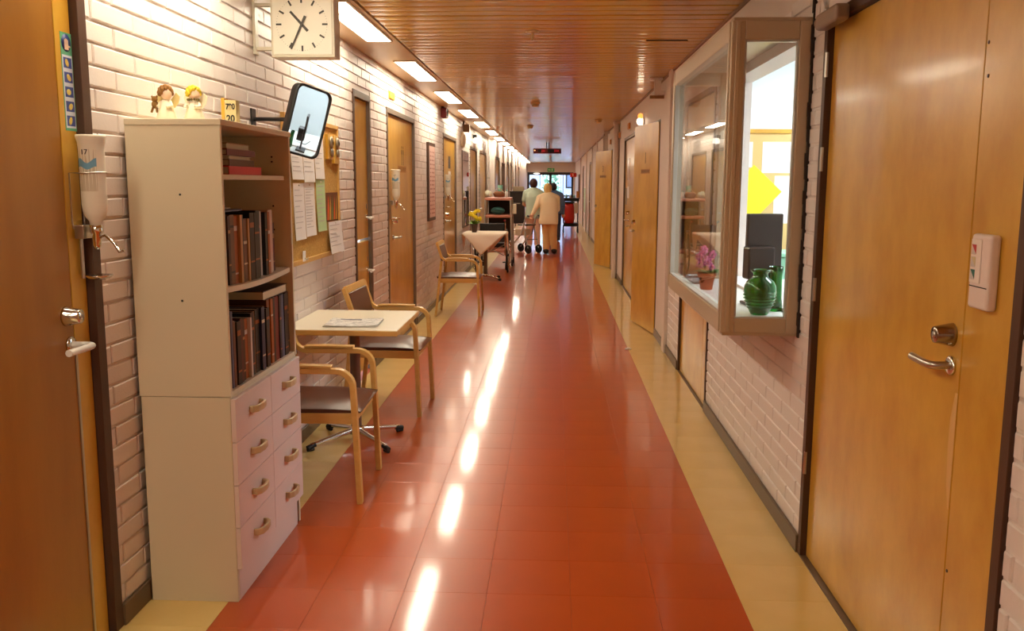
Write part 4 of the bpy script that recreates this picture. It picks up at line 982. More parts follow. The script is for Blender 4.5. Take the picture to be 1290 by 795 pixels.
part('card', MB().box(xb+.0125, xb+.014, 5.64, 5.955, 1.252, 1.435), mat('card_dark', rgb(110, 60, 36), .5), pc)
for q in range(5): part('flame_stripe', MB().prism([(5.66+q*.055, 1.26), (5.70+q*.055, 1.26), (5.715+q*.05, 1.34), (5.69+q*.055, 1.42), (5.675+q*.055, 1.34)], xb+.014, xb+.0145, 'x'), mat('card_%d' % (q % 3), [rgb(220, 96, 40), rgb(196, 150, 60), rgb(110, 120, 60)][q % 3], .5), pc)
kb = thing('ornament_frame', 'small wooden frame with silver ornaments on the cork board corner', 'ornament', (xb, 5.8, 1.64))
for a, b_ in ((5.66, 5.80), (5.82, 5.96)):
    part('frame', MB().box(xb+.0125, xb+.03, a, b_, 1.645 if a < 5.7 else 1.62, 1.80), M_birch, kb, .002)
    part('ornament', MB().ball((xb+.036, (a+b_)/2, 1.75), (.012, .035, .04), 10, 7).ball((xb+.036, (a+b_)/2+.01, 1.69), (.010, .03, .03), 10, 7), mat('tarnished_silver', rgb(170, 160, 140), .35, metal=.8), kb)
    part('ornament_hole', MB().ball((xb+.044, (a+b_)/2, 1.75), (.006, .015, .018), 8, 6), M_hole, kb)
hk = thing('wall_hook', 'small white hook on the lower edge of the cork board', 'hook', (xb, 5.06, 1.05)); part('plate', MB().box(xb+.024, xb+.028, 5.04, 5.09, 1.05, 1.11), M_paper, hk, .001); part('hook', MB().tube([(xb+.028, 5.065, 1.07), (xb+.045, 5.065, 1.06), (xb+.05, 5.065, 1.075)], .003, 6), M_steel, hk)

# small things on the left wall
yl_ = thing('yellow_label', 'small yellow label above the door with figures', 'label', (L, 8.1, 2.25)); part('plate', MB().box(L, L+.012, 7.97, 8.22, 2.235, 2.295), mat('yellow_plate', rgb(236, 190, 30), .5), yl_, .002); part('rim', MB().box(L-.002, L+.004, 7.96, 8.23, 2.228, 2.302), mat('pale_rim', rgb(230, 210, 150), .5), yl_)
rb_ = thing('alarm_bell', 'dark red alarm box under the soffit', 'alarm', (L, 11.8, 2.36)); part('box', MB().box(L, L+.07, 11.62, 11.86, 2.33, 2.45), mat('alarm_red', rgb(130, 28, 22), .5), rb_, .006); part('bracket', MB().box(L-.002, L+.03, 11.66, 11.82, 2.45, 2.47), M_frame, rb_); part('grille', MB().box(L+.07, L+.074, 11.66, 11.82, 2.35, 2.43), M_hole, rb_)
pf = thing('framed_chart', 'narrow dark framed pink chart on the left wall', 'picture', (L, 10.55, 1.07))
part('frame', MB().box(L, L+.028, 10.28, 10.84, 1.06, 1.96), M_frame, pf, .002); part('chart', MB().box(L+.028, L+.030, 10.32, 10.80, 1.10, 1.92), mat('pink_chart', rgb(226, 190, 178), .6), pf)
cl_ = MB()
for q in range(16):
    for j in range(3): cl_.box(L+.030, L+.0306, 10.36+j*.14, 10.36+j*.14+random.uniform(.05, .11), 1.14+q*.047, 1.155+q*.047)
part('chart_marks', cl_, mat('chart_red', rgb(176, 110, 100), .6), pf)
wm = thing('wall_mirror', 'tall narrow mirror on the left wall past the single chair', 'mirror', (L, 14.7, .79)); part('frame', MB().box(L, L+.014, 14.22, 15.25, .785, 2.01), M_frame2, wm, .002); part('mirror_glass', MB().box(L+.014, L+.016, 14.25, 15.22, .81, 1.985), mat('mirror_silver', rgb(236, 240, 244), .01, metal=1), wm)
ov = thing('oval_lamp', 'oval pale wall fitting above the tall mirror', 'lamp', (L, 14.2, 2.1)); part('shade', MB().ball((L+.02, 14.2, 2.17), (.05, .13, .13), 16, 10), mat('pale_fitting', rgb(214, 190, 160), .4), ov); part('base', MB().box(L, L+.02, 14.1, 14.3, 2.08, 2.26), M_soffit, ov)
bs = thing('small_sign', 'small brown sign under the soffit near the oval fitting', 'sign', (L, 14.5, 2.3)); part('plate', MB().box(L, L+.10, 14.45, 14.49, 2.30, 2.42), mat('brown_sign', rgb(140, 96, 54), .5), bs, .002); part('bracket', MB().box(L, L+.02, 14.43, 14.51, 2.42, 2.47), M_frame, bs)
ww = thing('wall_lamp', 'small lit white wall lamp above the narrow far door', 'lamp', (L, 16.2, 2.2)); part('shade', MB().lathe([(.001, 0), (.05, .0), (.065, -.05), (.06, -.09), (.001, -.1)], (L+.07, 16.2, 2.30), 14), emis('wall_lamp_glow', (1, .9, .75), 2.5), ww); part('holder', MB().box(L, L+.07, 16.17, 16.23, 2.29, 2.35), M_black, ww)
for y_, t in ((19.6, 'just before the wall step'), (29.4, 'on the far left wall')):
    xw = L if y_ < 20 else L2; p_ = thing('vertical_pipe', 'white vertical pipe ' + t, 'pipe', (xw+.04, y_, 0)); part('pipe', MB().tube([(xw+.035, y_, .0), (xw+.035, y_, CE-.01)], .025, 10), M_paper, p_)
    for z in (.6, 1.6): part('clamp', MB().box(xw, xw+.065, y_-.03, y_+.03, z, z+.02), M_steel, p_)
dp = thing('dark_panel', 'dark brown hanging on the far left wall', 'wall hanging', (L2, 23.4, .6)); part('cloth', MB().box(L2+.004, L2+.02, 22.9, 24.0, .5, 2.0), mat('dark_cloth', rgb(96, 66, 40), .8), dp); part('rod', MB().tube([(L2+.02, 22.8, 2.0), (L2+.02, 24.1, 2.0)], .012, 8), M_frame, dp)

# small things on the right wall
ol_ = thing('corridor_lamp', 'lit orange and white signal lamp above the door numbered 1', 'signal lamp', (R, 10.5, 2.15)); part('base', MB().box(R-.02, R, 10.42, 10.58, 2.16, 2.30), M_paper, ol_, .003)
part('white_dome', MB().ball((R-.05, 10.5, 2.205), (.035, .06, .04), 14, 9), emis('white_signal', (1, .85, .6), 9), ol_); part('orange_dome', MB().ball((R-.045, 10.5, 2.262), (.03, .055, .035), 14, 9), emis('orange_signal', (1, .28, .05), 2.2), ol_)
br = thing('sign_bracket', 'pink wall bracket with small brown strip near the ceiling', 'bracket', (R, 8.6, 2.25)); part('arm', MB().box(R-.10, R, 8.55, 8.63, 2.32, 2.36), M_plaster, br, .003); part('post', MB().box(R-.10, R-.04, 8.55, 8.63, 2.36, 2.46), M_plaster, br, .003); part('cap', MB().box(R-.14, R-.03, 8.52, 8.66, 2.45, 2.47), M_plaster, br, .003); part('strip', MB().box(R-.14, R-.01, 8.56, 8.60, 2.285, 2.312), mat('brown_sign', rgb(140, 96, 54), .5), br)
for y_, zz, t in ((12.4, 2.27, 'above the notice door'), (14.15, 2.24, 'past the notice door'), (16.4, 2.24, 'above the door numbered 3'), (17.9, 2.2, 'farthest along the right wall')):
    s_ = thing('orange_plate', 'small orange lamp plate on the right wall ' + t, 'signal lamp', (R, y_, zz), group='unlit orange signal plates'); part('plate', MB().box(R-.03, R, y_-.11, y_+.11, zz-.04, zz+.04), mat('orange_plate', rgb(206, 130, 50), .5), s_, .004); part('base', MB().box(R-.008, R, y_-.13, y_+.13, zz-.06, zz+.06), M_plaster, s_)
for y_, t in ((14.30, 'nearer'), (16.05+.9, 'farther')):
    p_ = thing('wall_duct', 'white vertical cable duct on the right wall, %s one' % t, 'duct', (R, y_, 0)); part('duct', MB().box(R-.09, R-.03, y_, y_+.06, 0, CE-.02), M_plaster, p_, .003); part('bracket', MB().box(R-.10, R, y_-.03, y_+.10, CE-.06, CE-.02), M_plaster, p_)
sn = thing('wall_switch', 'dark switch and white notice between the right doors', 'switch', (R, 14.95, 1.1)); part('notice', MB().box(R-.032, R-.03, 14.85, 15.12, 1.07, 1.34), M_paper, sn); part('switch', MB().box(R-.05, R-.03, 14.9, 15.05, 1.27, 1.33), M_black, sn, .003); part('base', MB().box(R-.03, R, 14.84, 15.13, 1.06, 1.35), M_plaster, sn)
gp = thing('green_poster', 'pale green poster on the far right wall', 'poster', (R, 31, .6)); part('sheet', MB().box(R-.012, R-.004, 28.7, 30.6, .55, 1.35), mat('pale_green_poster', rgb(184, 214, 180), .6), gp); part('frame', MB().box(R-.008, R, 28.65, 30.65, .5, 1.4), M_paper, gp)
wb = thing('wooden_rail', 'dark wooden post rack on the far right wall', 'rack', (R, 34, 1.0)); part('board', MB().box(R-.06, R, 35.0, 36.2, .9, 1.85), mat('dark_wood', rgb(110, 66, 36), .5), wb, .004); part('tray', MB().box(R-.14, R-.06, 35.1, 36.1, .95, 1.2), mat('light_wood', rgb(196, 140, 70), .5), wb, .004)

# ------------------------------------------------------------------ armchairs
def arc(cx, cz, r, a0, a1, n=7): return [(cx+r*math.cos(math.radians(a0+(a1-a0)*k/n)), cz+r*math.sin(math.radians(a0+(a1-a0)*k/n))) for k in range(n+1)]
def make_chair():
    """front toward +x, origin on the floor in the middle"""
    t = thing('armchair', '', 'armchair', (0, 0, 0), group='birch armchairs with brown leather seats')
    W = .255
    for s_ in (-1, 1):
        y0, y1 = (W-.021)*s_, (W+.021)*s_; a, b = min(y0, y1), max(y0, y1)
        path = [(.245, 0), (.235, .25), (.222, .555)]+arc(.142, .557, .08, 0, 90)[1:]+[(-.10, .637)]+arc(-.12, .707, .07, 270, 200, 6)[1:]+[(-.235, .83)]
        f_ = part('arm_frame', MB().ribbon(path, .026, a, b), M_chair, t, .003)
        part('arm_pad', MB().ribbon([(-.13, .6565), (.0, .659), (.125, .6565)], .014, a-.004, b+.004), M_chair, f_, .003)
        part('leg', MB().ribbon([(-.255, 0), (-.225, .25), (-.205, .44), (-.185, .63)], .026, a+.006, b-.006), M_chair, t, .003)
        part('seat_rail', MB().box(-.225, .225, min(y0, y1)-.0 if s_ < 0 else y0-.02, max(y0, y1)+.02 if s_ < 0 else y1, .375, .428) if False else MB().box(-.215, .222, (W-.045)*s_ if s_ > 0 else -(W-.021), (W-.021)*s_ if s_ > 0 else -(W-.045), .378, .428), M_chair, t, .002)
    part('front_rail', MB().box(.20, .222, -(W-.045), W-.045, .378, .428), M_chair, t, .002); part('rear_rail', MB().box(-.215, -.193, -(W-.045), W-.045, .378, .428), M_chair, t, .002)
    n = 12; vs = []; fs = []
    for i in range(n+1):
        for j in range(n+1):
            u, v = i/n*2-1, j/n*2-1; x = .005+.245*u; y = .232*v*(1-.03*u); dome = .030*(1-u**4)*(1-v**4)**1.0
            vs.append((x, y, .447+dome*.8-.012*max(0, u)**3))
    for i in range(n):
        for j in range(n): q = i*(n+1)+j; fs.append((q, q+n+1, q+n+2, q+1))
    st = MB().add(vs, fs, True); m_ = len(vs)
    ring = [i*(n+1) for i in range(n+1)]+[n*(n+1)+j for j in range(1, n+1)]+[i*(n+1)+n for i in range(n-1, -1, -1)]+[j for j in range(n-1, 0, -1)]
    low = [(vs[k][0]*.985, vs[k][1]*.985, .428) for k in ring]; k0 = len(ring)
    st.add([vs[k] for k in ring]+low, [(i, (i+1) % k0, k0+(i+1) % k0, k0+i) for i in range(k0)]+[tuple(range(k0, 2*k0))], False)
    se = part('seat', st, M_leather, t)
    part('seam', MB().tube([(vs[k][0]*1.0, vs[k][1]*1.0, vs[k][2]) for k in ring]+[vs[ring[0]]], .003, 6, cap=False), M_leather, se)
    # back: pad between the stiles, top rail
    tr_ = MB().ribbon([(-.222, .795), (-.2375, .838)], .026, -(W-.021), W-.021); part('top_rail', tr_, M_chair, t, .003)
    pad = MB().ribbon([(-.178, .625), (-.188, .67), (-.205, .735), (-.222, .795)], .030, -(W-.023), W-.023); part('backrest', pad, M_leather, t, .008, seg=3)
    return t
ch = make_chair()
for i, (x, y, rz, lab) in enumerate([(-1.148, 4.265, .02, 'birch armchair between the bookcase and the table'), (-1.09, 5.86, -.03, 'birch armchair on the far side of the table'), (-1.075, 10.27, 0, 'single birch armchair standing alone further down the corridor')]):
    o = ch if i == 0 else copy_tree(ch); o.location = (x, y, 0); o.rotation_euler = (0, 0, rz); o['label'] = lab

# ------------------------------------------------------------------ pedestal tables
def pedestal(loc, w, d, h, label, cx_off=0, ang=.0):
    t = thing('pedestal_table', label, 'table', loc, group='pedestal tables along the left wall'); x, y, _ = loc
    part('tabletop', MB().box(x-w/2, x+w/2, y-d/2, y+d/2, h-.006, h), M_laminate, t, .002)
    part('edge_band', MB().box(x-w/2-.003, x+w/2+.003, y-d/2-.003, y+d/2+.003, h-.032, h-.004), M_chair, t, .003)
    part('column', MB().lathe([(.001, .09), (.032, .09), (.030, .11), (.030, h-.06), (.05, h-.034), (.001, h-.033)], (x+cx_off, y, 0), 20), M_column, t)
    part('hub', MB().lathe([(.001, .05), (.045, .05), (.045, .085), (.034, .095), (.001, .095)], (x+cx_off, y, 0), 20), M_chrome, t)
    for q in range(4):
        a = ang+PI/4+q*PI/2; e = Vector((math.cos(a), math.sin(a), 0)); c = Vector((x+cx_off, y, 0)); b = c+e*.04+Vector((0, 0, .07)); f_ = c+e*.30+Vector((0, 0, .034))
        lg = part('leg', MB().tube([tuple(b), tuple(f_)], .012, 10, [.016, .011]), M_chrome, t)
        part('foot_pad', MB().tube([tuple(c+e*.285+Vector((0, 0, .012))), tuple(c+e*.325+Vector((0, 0, .012)))], .012, 8).tube([tuple(c+e*.275+Vector((0, 0, .034))), tuple(c+e*.325+Vector((0, 0, .022)))], .015, 8), M_black, lg)
    return t
pedestal((-1.138, 5.03, 0), .622, .75, .722, 'cream pedestal table between the two near armchairs', .0)
pedestal((-1.06, 13.95, 0), .64, .66, .742, 'pedestal table under the white cloth', .0, .1)
npz = thing('newspaper', 'folded newspaper lying on the cream table', 'newspaper', (-1.11, 4.87, .722))
def news(z0, th, dx, rz, bend):
    b = MB(); n = 8; Mx = Matrix.Translation((-1.105+dx, 4.872, 0)) @ Matrix.Rotation(rz, 4, 'Z'); vs = []
    for i in range(n+1):
        x = -.145+.29*i/n; k = bend*(abs(i/n-.5)*2)**2
        for y in (-.135, .135): vs += [Mx @ Vector((x, y, z0+k)), Mx @ Vector((x, y, z0+k+th))]
    fs = []
    for i in range(n):
        q = 4*i; fs += [(q+1, q+3, q+7, q+5), (q, q+4, q+6, q+2), (q, q+1, q+5, q+4), (q+2, q+6, q+7, q+3)]
    fs += [(0, 2, 3, 1), (4*n, 4*n+1, 4*n+3, 4*n+2)]; return b.add(vs, fs)
part('pages', news(.7225, .005, 0, .03, .002), mat('newsprint', rgb(206, 198, 186), .8), npz); fs_ = part('front_page', news(.7285, .001, .004, .06, .006), mat('newsprint_print', rgb(226, 220, 212), .8, noise=((30, 90, 30), rgb(160, 152, 148), .5, .56)), npz)
part('headline', MB().box(-1.20, -1.08, 4.95, 4.975, .7302, .7322), mat('headline_grey', rgb(120, 116, 124), .7), npz)

# white cloth on the second table
tc = thing('tablecloth', 'white cloth draped diagonally over the far table', 'tablecloth', (-1.06, 13.95, .742)); b = MB(); N = 36; S = .475; vs = []; fs = []
for i in range(N+1):
    for j in range(N+1):
        u, v = (i/N*2-1)*S, (j/N*2-1)*S; a = math.radians(41); x, y = u*math.cos(a)-v*math.sin(a), u*math.sin(a)+v*math.cos(a)
        hx, hy = .326, .336; cx, cy = max(-hx, min(hx, x)), max(-hy, min(hy, y)); ex, ey = abs(x)-abs(cx), abs(y)-abs(cy); d_ = math.hypot(ex, ey); wob = .012*math.sin(9*(x+y))*min(1, d_*6)
        ox = math.copysign(min(.012, ex)+(abs(wob) if ex > 0 else 0), x) if ex > 0 else 0; oy = math.copysign(min(.012, ey)+(abs(wob) if ey > 0 else 0), y) if ey > 0 else 0
        vs.append((-1.06+cx+ox, 13.95+cy+oy, .7445-d_))
for i in range(N):
    for j in range(N): q = i*(N+1)+j; fs.append((q, q+N+1, q+N+2, q+1))
o = part('cloth', b.add(vs, fs, True), mat('white_cloth', rgb(236, 216, 196), .8), tc); sd = o.modifiers.new('thickness', 'SOLIDIFY'); sd.thickness = .002; sd.offset = 1
ft = thing('potted_flower', 'yellow flowers in a dark brown pot on the far table', 'potted plant', (-1.22, 13.78, .747))
fx, fy, fz = -1.22, 13.78, .7475
part('pot', MB().lathe([(.001, 0), (.035, 0), (.052, .10), (.055, .13), (.048, .13), (.046, .11), (.001, .105)], (fx, fy, fz), 18), mat('dark_pot', rgb(72, 44, 30), .5), ft)
for q in range(16): a = q*2.4; part('leaf', leaf_mb(MB(), (fx, fy, fz+.11), (math.cos(a), math.sin(a), .5+.25*(q % 4)), .12+.02*(q % 3), .05), mat('fresh_leaf', rgb(120, 160, 50), .5), ft)
for q in range(14):
    a = q*2.4; r_ = .02+.016*(q % 5); c = Vector((fx+r_*math.cos(a)+.02, fy+r_*math.sin(a), fz+.20+.018*((q*5) % 8))); bb = MB()
    for p in range(6):
        e = p*PI/3; bb.ball(c+Vector((.018*math.cos(e), .006, .018*math.sin(e))), (.013, .009, .013), 8, 5)
    bb.ball(c+Vector((0, -.006, 0)), .009, 8, 5); part('blossom', bb, mat('yellow_petal', rgb(240, 210, 40), .6), ft)
    
# ------------------------------------------------------------------ parked wheelchair behind the table
def ring_pts(c, r, n=24, ax='x'):
    return [(c[0], c[1]+r*math.cos(2*PI*k/n), c[2]+r*math.sin(2*PI*k/n)) for k in range(n+1)]
wc = thing('wheelchair', 'black and chrome wheelchair parked behind the cloth-covered table', 'wheelchair', (-1.03, 15.05, 0)); WX, WY = -1.03, 15.05
for s_ in (-1, 1):
    x = WX+s_*.265; wh = part('wheel', MB().tube(ring_pts((x, WY, .30), .288), .013, 8, cap=False), M_rubber, wc)
    part('rim', MB().tube(ring_pts((x, WY, .30), .268), .008, 6, cap=False).tube(ring_pts((x+s_*.04, WY, .30), .25), .007, 6, cap=False), M_chrome, wh)
    sp_ = MB()
    for k in range(14): a = 2*PI*k/14; sp_.tube([(x, WY, .30), (x, WY+.268*math.cos(a), .30+.268*math.sin(a))], .002, 5)
    part('spokes', sp_, M_steel, wh); part('hub', MB().lathe([(.001, x-.03), (.02, x-.03), (.025, x), (.02, x+.03), (.001, x+.03)], (0, WY, .30), 12, 'x'), M_black, wh)
    xi = WX+s_*.215
    part('side_frame', MB().tube([(xi, WY-.06, .88), (xi, WY+.0, .86), (xi, WY+.02, .82), (xi, WY+.03, .30), (xi, WY+.30, .26), (xi, WY+.42, .46), (xi, WY+.04, .48)], .011, 8).tube([(xi, WY+.05, .68), (xi, WY+.36, .68), (xi, WY+.40, .64), (xi, WY+.42, .46)], .011, 8), M_chrome, wc)
    part('push_grip', MB().tube([(xi, WY-.15, .885), (xi, WY-.05, .882)], .017, 10), M_black if s_ < 0 else mat('red_grip', rgb(150, 24, 24), .5), wc); part('arm_pad', MB().box(xi-.022, xi+.022, WY+.06, WY+.36, .69, .72), M_black, wc, .008)
    part('caster', MB().tube(ring_pts((xi, WY+.42, .075), .06, 16), .016, 8, cap=False).box(xi-.008, xi+.008, WY+.40, WY+.44, .07, .26), M_rubber, wc)
    part('footrest', MB().tube([(xi*.98+WX*.02, WY+.42, .44), (xi, WY+.56, .16)], .010, 8).box(xi-s_*.0-.0-.07, xi+.07, WY+.54, WY+.66, .12, .135), M_black, wc)
part('seat', MB().box(WX-.20, WX+.20, WY+.04, WY+.42, .475, .50), M_black, wc, .008); part('backrest', MB().box(WX-.205, WX+.205, WY+.0, WY+.03, .52, .83), M_black, wc, .01)
part('cross_brace', MB().tube([(WX-.2, WY+.2, .27), (WX+.2, WY+.2, .46)], .009, 8).tube([(WX+.2, WY+.22, .27), (WX-.2, WY+.22, .46)], .009, 8), M_steel, wc)

# linen trolley
lt = thing('linen_trolley', 'grey linen trolley with pink shelves behind the wheelchair', 'trolley', (-1.0, 16.5, 0)); M_pk = mat('pink_shelf', rgb(196, 126, 104), .4); M_gr = mat('grey_tube', rgb(176, 166, 152), .4, metal=.4)
lx0, lx1, ly0, ly1 = -1.24, -.78, 16.25, 16.85
for x in (lx0, lx1):
    for y in (ly0, ly1): po_ = part('post', MB().tube([(x+(-.03 if x < -1 else .03), y, .12), (x, y, 1.20)], .018, 8), M_gr, lt); part('caster', MB().tube([(x-.015+(-.03 if x < -1 else .03), y, .06), (x+.015+(-.03 if x < -1 else .03), y, .06)], .058, 14).box(x-.012+(-.03 if x < -1 else .03), x+.012+(-.03 if x < -1 else .03), y-.01, y+.01, .06, .13), M_rubber, po_)
for z in (.25, .88, 1.19): part('shelf', MB().box(lx0-.01, lx1+.01, ly0-.01, ly1+.01, z, z+.05), M_pk, lt, .012)
part('back_panel', MB().box(lx0+.02, lx1-.02, ly1-.02, ly1, .30, 1.19), mat('dark_back', rgb(40, 32, 30), .7), lt)
part('side_box', MB().box(lx1+.03, lx1+.10, ly0+.05, ly0+.2, .95, 1.12), M_cab, lt, .005)
def blob(name, cs, m_, lab, cat, extra=None, group=None):
    b = MB()
    for c, r_ in cs: b.ball(c, r_, 14, 9)
    lo = min(v[2] for v in b.v); t = thing(name, lab, cat, (cs[0][0][0], cs[0][0][1], lo), group=group); part('bundle', b, m_, t)
    if extra: part(extra[0], extra[1], extra[2], t)
    return t
M_teal = mat('teal_cloth', rgb(60, 104, 100), .8)
blob('linen_bundle', [((-1.02, 16.42, 1.002), (.13, .12, .07))], M_teal, 'dark teal cloth bundle on the trolley middle shelf', 'bundle', ('fold', MB().tube([(-1.13, 16.34, 1.0), (-1.02, 16.295, 1.03), (-.91, 16.34, 1.0)], .012, 8), M_teal))
blob('linen_bundle', [((-1.21, 16.40, 1.309), (.05, .10, .065)), ((-1.165, 16.40, 1.30), (.045, .10, .055))], mat('pale_cloth', rgb(214, 216, 196), .8), 'pale rolled cloth at the left end of the trolley top', 'bundle', ('band', MB().tube([(-1.17, 16.31, 1.26), (-1.165, 16.30, 1.31), (-1.17, 16.31, 1.36)], .006, 6), M_paper))
bk = thing('basket', 'brown basket with pale cloth on the trolley top', 'basket', (-1.03, 16.45, 1.243)); part('body', MB().lathe([(.001, 0), (.085, 0), (.11, .06), (.112, .075), (.10, .075), (.08, .01), (.001, .01)], (-1.0, 16.45, 1.243), 20), mat('wicker', rgb(140, 92, 62), .8, bump=.5, bscale=80), bk); part('handle', MB().tube([(-1.10+.2*k/10, 16.45, 1.31+.09*math.sin(PI*k/10)) for k in range(11)], .008, 8), mat('wicker_pale', rgb(206, 180, 150), .8), bk); part('cloth', MB().ball((-1.0, 16.45, 1.325), (.09, .08, .03), 14, 8), mat('wicker', rgb(140, 92, 62), .8), bk)
cu_ = thing('teal_cup', 'pale teal paper cup behind the basket on the trolley', 'cup', (-.99, 16.62, 1.243)); part('cup', MB().lathe([(.001, 0), (.035, 0), (.048, .22), (.044, .22), (.032, .01), (.001, .01)], (-.99, 16.62, 1.243), 16), mat('pale_teal', rgb(140, 196, 176), .6), cu_); part('rim', MB().tube([(-.99+.047*math.cos(k*PI/8), 16.62+.047*math.sin(k*PI/8), 1.463) for k in range(17)], .003, 6, cap=False), mat('pale_teal', rgb(140, 196, 176), .6), cu_)
bt_ = thing('white_bottle', 'small white bottle at the right end of the trolley top', 'bottle', (-.86, 16.4, 1.243)); part('body', MB().lathe([(.001, 0), (.03, 0), (.03, .09), (.014, .11), (.001, .11)], (-.86, 16.4, 1.243), 14), M_paper, bt_); part('cap', MB().lathe([(.001, .11), (.014, .11), (.014, .135), (.001, .135)], (-.86, 16.4, 1.243), 12), mat('pale_teal', rgb(140, 196, 176), .6), bt_)

# dark record trolley
dk = thing('record_trolley', 'dark brown tall trolley with papers on top', 'trolley', (-.895, 22.2, 0)); M_dkb = mat('dark_trolley', rgb(40, 26, 22), .5)
part('body', MB().box(-1.07, -.72, 22.0, 22.5, .52, 1.28), M_dkb, dk, .006); part('top', MB().box(-1.085, -.705, 21.98, 22.52, 1.28, 1.305), M_dkb, dk, .004)
for x in (-1.05, -.74):
    for y in (22.03, 22.47): lg = part('leg', MB().tube([(x, y, .52), (x, y, .44), (x+(.05 if x > -.9 else -.05), y, .10)], .012, 8), M_chrome, dk); part('caster', MB().tube([(x-.012+(.05 if x > -.9 else -.05), y, .055), (x+.012+(.05 if x > -.9 else -.05), y, .055)], .053, 14), M_rubber, lg)
part('cross_rail', MB().tube([(-1.08, 22.03, .35), (-.71, 22.03, .35)], .010, 8).tube([(-1.08, 22.47, .35), (-.71, 22.47, .35)], .010, 8), M_chrome, dk)
part('label_card', MB().box(-.98, -.82, 21.996, 22.0, 1.0, 1.02), M_steel, dk)
for i, (c_, z, rz) in enumerate([('navy', 1.3055, .05), ('white', 1.3405, -.06), ('grey', 1.3665, .1), ('white', 1.3925, -.02)]):
    flat_book(c_, -.74, 22.05, .32, z, 0.034 if i == 0 else .025, .27, ['navy folder at the bottom of the pile on the dark trolley', 'white papers just above the navy folder on the dark trolley', 'grey papers near the top of the dark trolley pile', 'white papers topmost on the dark trolley pile'][i], 'papers on the dark trolley', rz, 'folder')

# ------------------------------------------------------------------ rollator
rl = thing('rollator', 'four-wheeled rollator walker pushed by the woman in cream', 'walker', (-.47, 19.35, 0)); rxc = -.47
for s_ in (-1, 1):
    x = rxc+s_*.17
    part('side_frame', MB().tube([(x, 19.02, .80), (x, 19.12, .81), (x, 19.18, .78), (x, 19.30, .42), (x, 19.62, .12)], .016, 8).tube([(x, 19.24, .60), (x, 19.10, .12)], .016, 8), mat('rollator_grey', rgb(190, 186, 180), .35, metal=.3), rl)
    part('grip', MB().tube([(x, 19.00, .80), (x, 19.13, .81)], .018, 10), M_black, rl)
    for y in (19.10, 19.62): part('wheel', MB().tube(ring_pts((x, y, .095), .075, 18), .02, 8, cap=False).lathe([(.001, x-.01), (.06, x-.01), (.06, x+.01), (.001, x+.01)], (0, y, .095), 14, 'x'), M_rubber, rl)
part('seat', MB().box(rxc-.16, rxc+.16, 19.17, 19.42, .595, .625), M_black, rl, .01); part('cross_bar', MB().tube([(rxc-.17, 19.33, .40), (rxc+.17, 19.33, .40)], .010, 8).tube([(rxc-.17, 19.14, .30), (rxc+.17, 19.14, .30)], .008, 8), M_black, rl); part('basket', MB().box(rxc-.13, rxc+.13, 19.30, 19.52, .38, .52), mat('white_basket', rgb(206, 186, 160), .6), rl, .01)
rl.rotation_euler = (0, 0, math.radians(50)); rl.location = (-.62, 19.45, 0)
# cleaning cart
ccx, ccy = .53, 27.7
ccart = thing('cleaning_cart', 'cleaning cart with red bag near the exit on the right', 'cart', (ccx, ccy, 0))
part('base', MB().box(.30, .76, 27.4, 28.1, .20, .30), M_black, ccart, .02); part('top_tray', MB().box(.27, .77, 27.4, 28.1, .96, 1.06), M_black, ccart, .015)
for x in (.30, .74):
    for y in (27.44, 28.05): p_ = part('post', MB().tube([(x, y, .30), (x, y, .96)], .014, 8), M_black, ccart); part('caster', MB().tube([(x-.02, y, .075), (x+.02, y, .075)], .073, 14).box(x-.015, x+.015, y-.01, y+.01, .07, .21), M_rubber, ccart)
bagm = MB().lathe([(.001, .30), (.14, .30), (.165, .45), (.16, .75), (.13, .92), (.001, .93)], (.47, 27.5, 0), 18); part('red_bag', bagm, mat('red_bag', rgb(176, 32, 18), .55), ccart); part('bag_rim', MB().lathe([(.10, .90), (.165, .90), (.165, .95), (.10, .95)], (.47, 27.5, 0), 18), M_black, ccart)
part('white_cloth', MB().box(.62, .74, 27.42, 27.5, .60, .92), mat('rag', rgb(200, 180, 160), .8), ccart, .02)
for q in range(3): part('bottle', MB().lathe([(.001, 1.06), (.03, 1.06), (.03, 1.13), (.012, 1.16), (.001, 1.17)], (.38+.12*q, 27.6, 0), 12), M_paper if q % 2 else mat('pale_teal', rgb(140, 196, 176), .6), ccart)

# ------------------------------------------------------------------ people
def remesh(o, vox, sm=4):
    r_ = o.modifiers.new('remesh', 'REMESH'); r_.mode = 'VOXEL'; r_.voxel_size = vox; r_.use_smooth_shade = True
    s_ = o.modifiers.new('smooth', 'SMOOTH'); s_.iterations = sm; s_.factor = .5
def hand_mb(mb, w, d, side, curl=.5):
    """palm and five curled fingers at wrist w, pointing along d"""
    w = Vector(w); d = Vector(d).normalized(); sd = Vector((1, 0, 0)); sd = (sd-d*sd.dot(d)).normalized(); dn = d.cross(sd)
    if dn.z > 0: dn = -dn
    mb.ball(w+d*.045, (.036, .046, .02), 12, 8)
    for k, ln in enumerate((.062, .072, .068, .055)):
        b = w+d*.08+sd*((k-1.5)*.019); m1 = b+d*ln*.5+dn*ln*.25; e = m1+d*ln*.1+dn*ln*.45
        mb.cap2(b-d*.02, m1, .0095, .009, seg=8); mb.cap2(m1, e, .009, .008, seg=8)
    b = w+d*.03-sd*side*.034; mb.cap2(b, b+d*.035-sd*side*.02+dn*.01, .011, .009, seg=8); mb.cap2(b+d*.035-sd*side*.02+dn*.01, b+d*.06-sd*side*.008+dn*.025, .009, .008, seg=8)
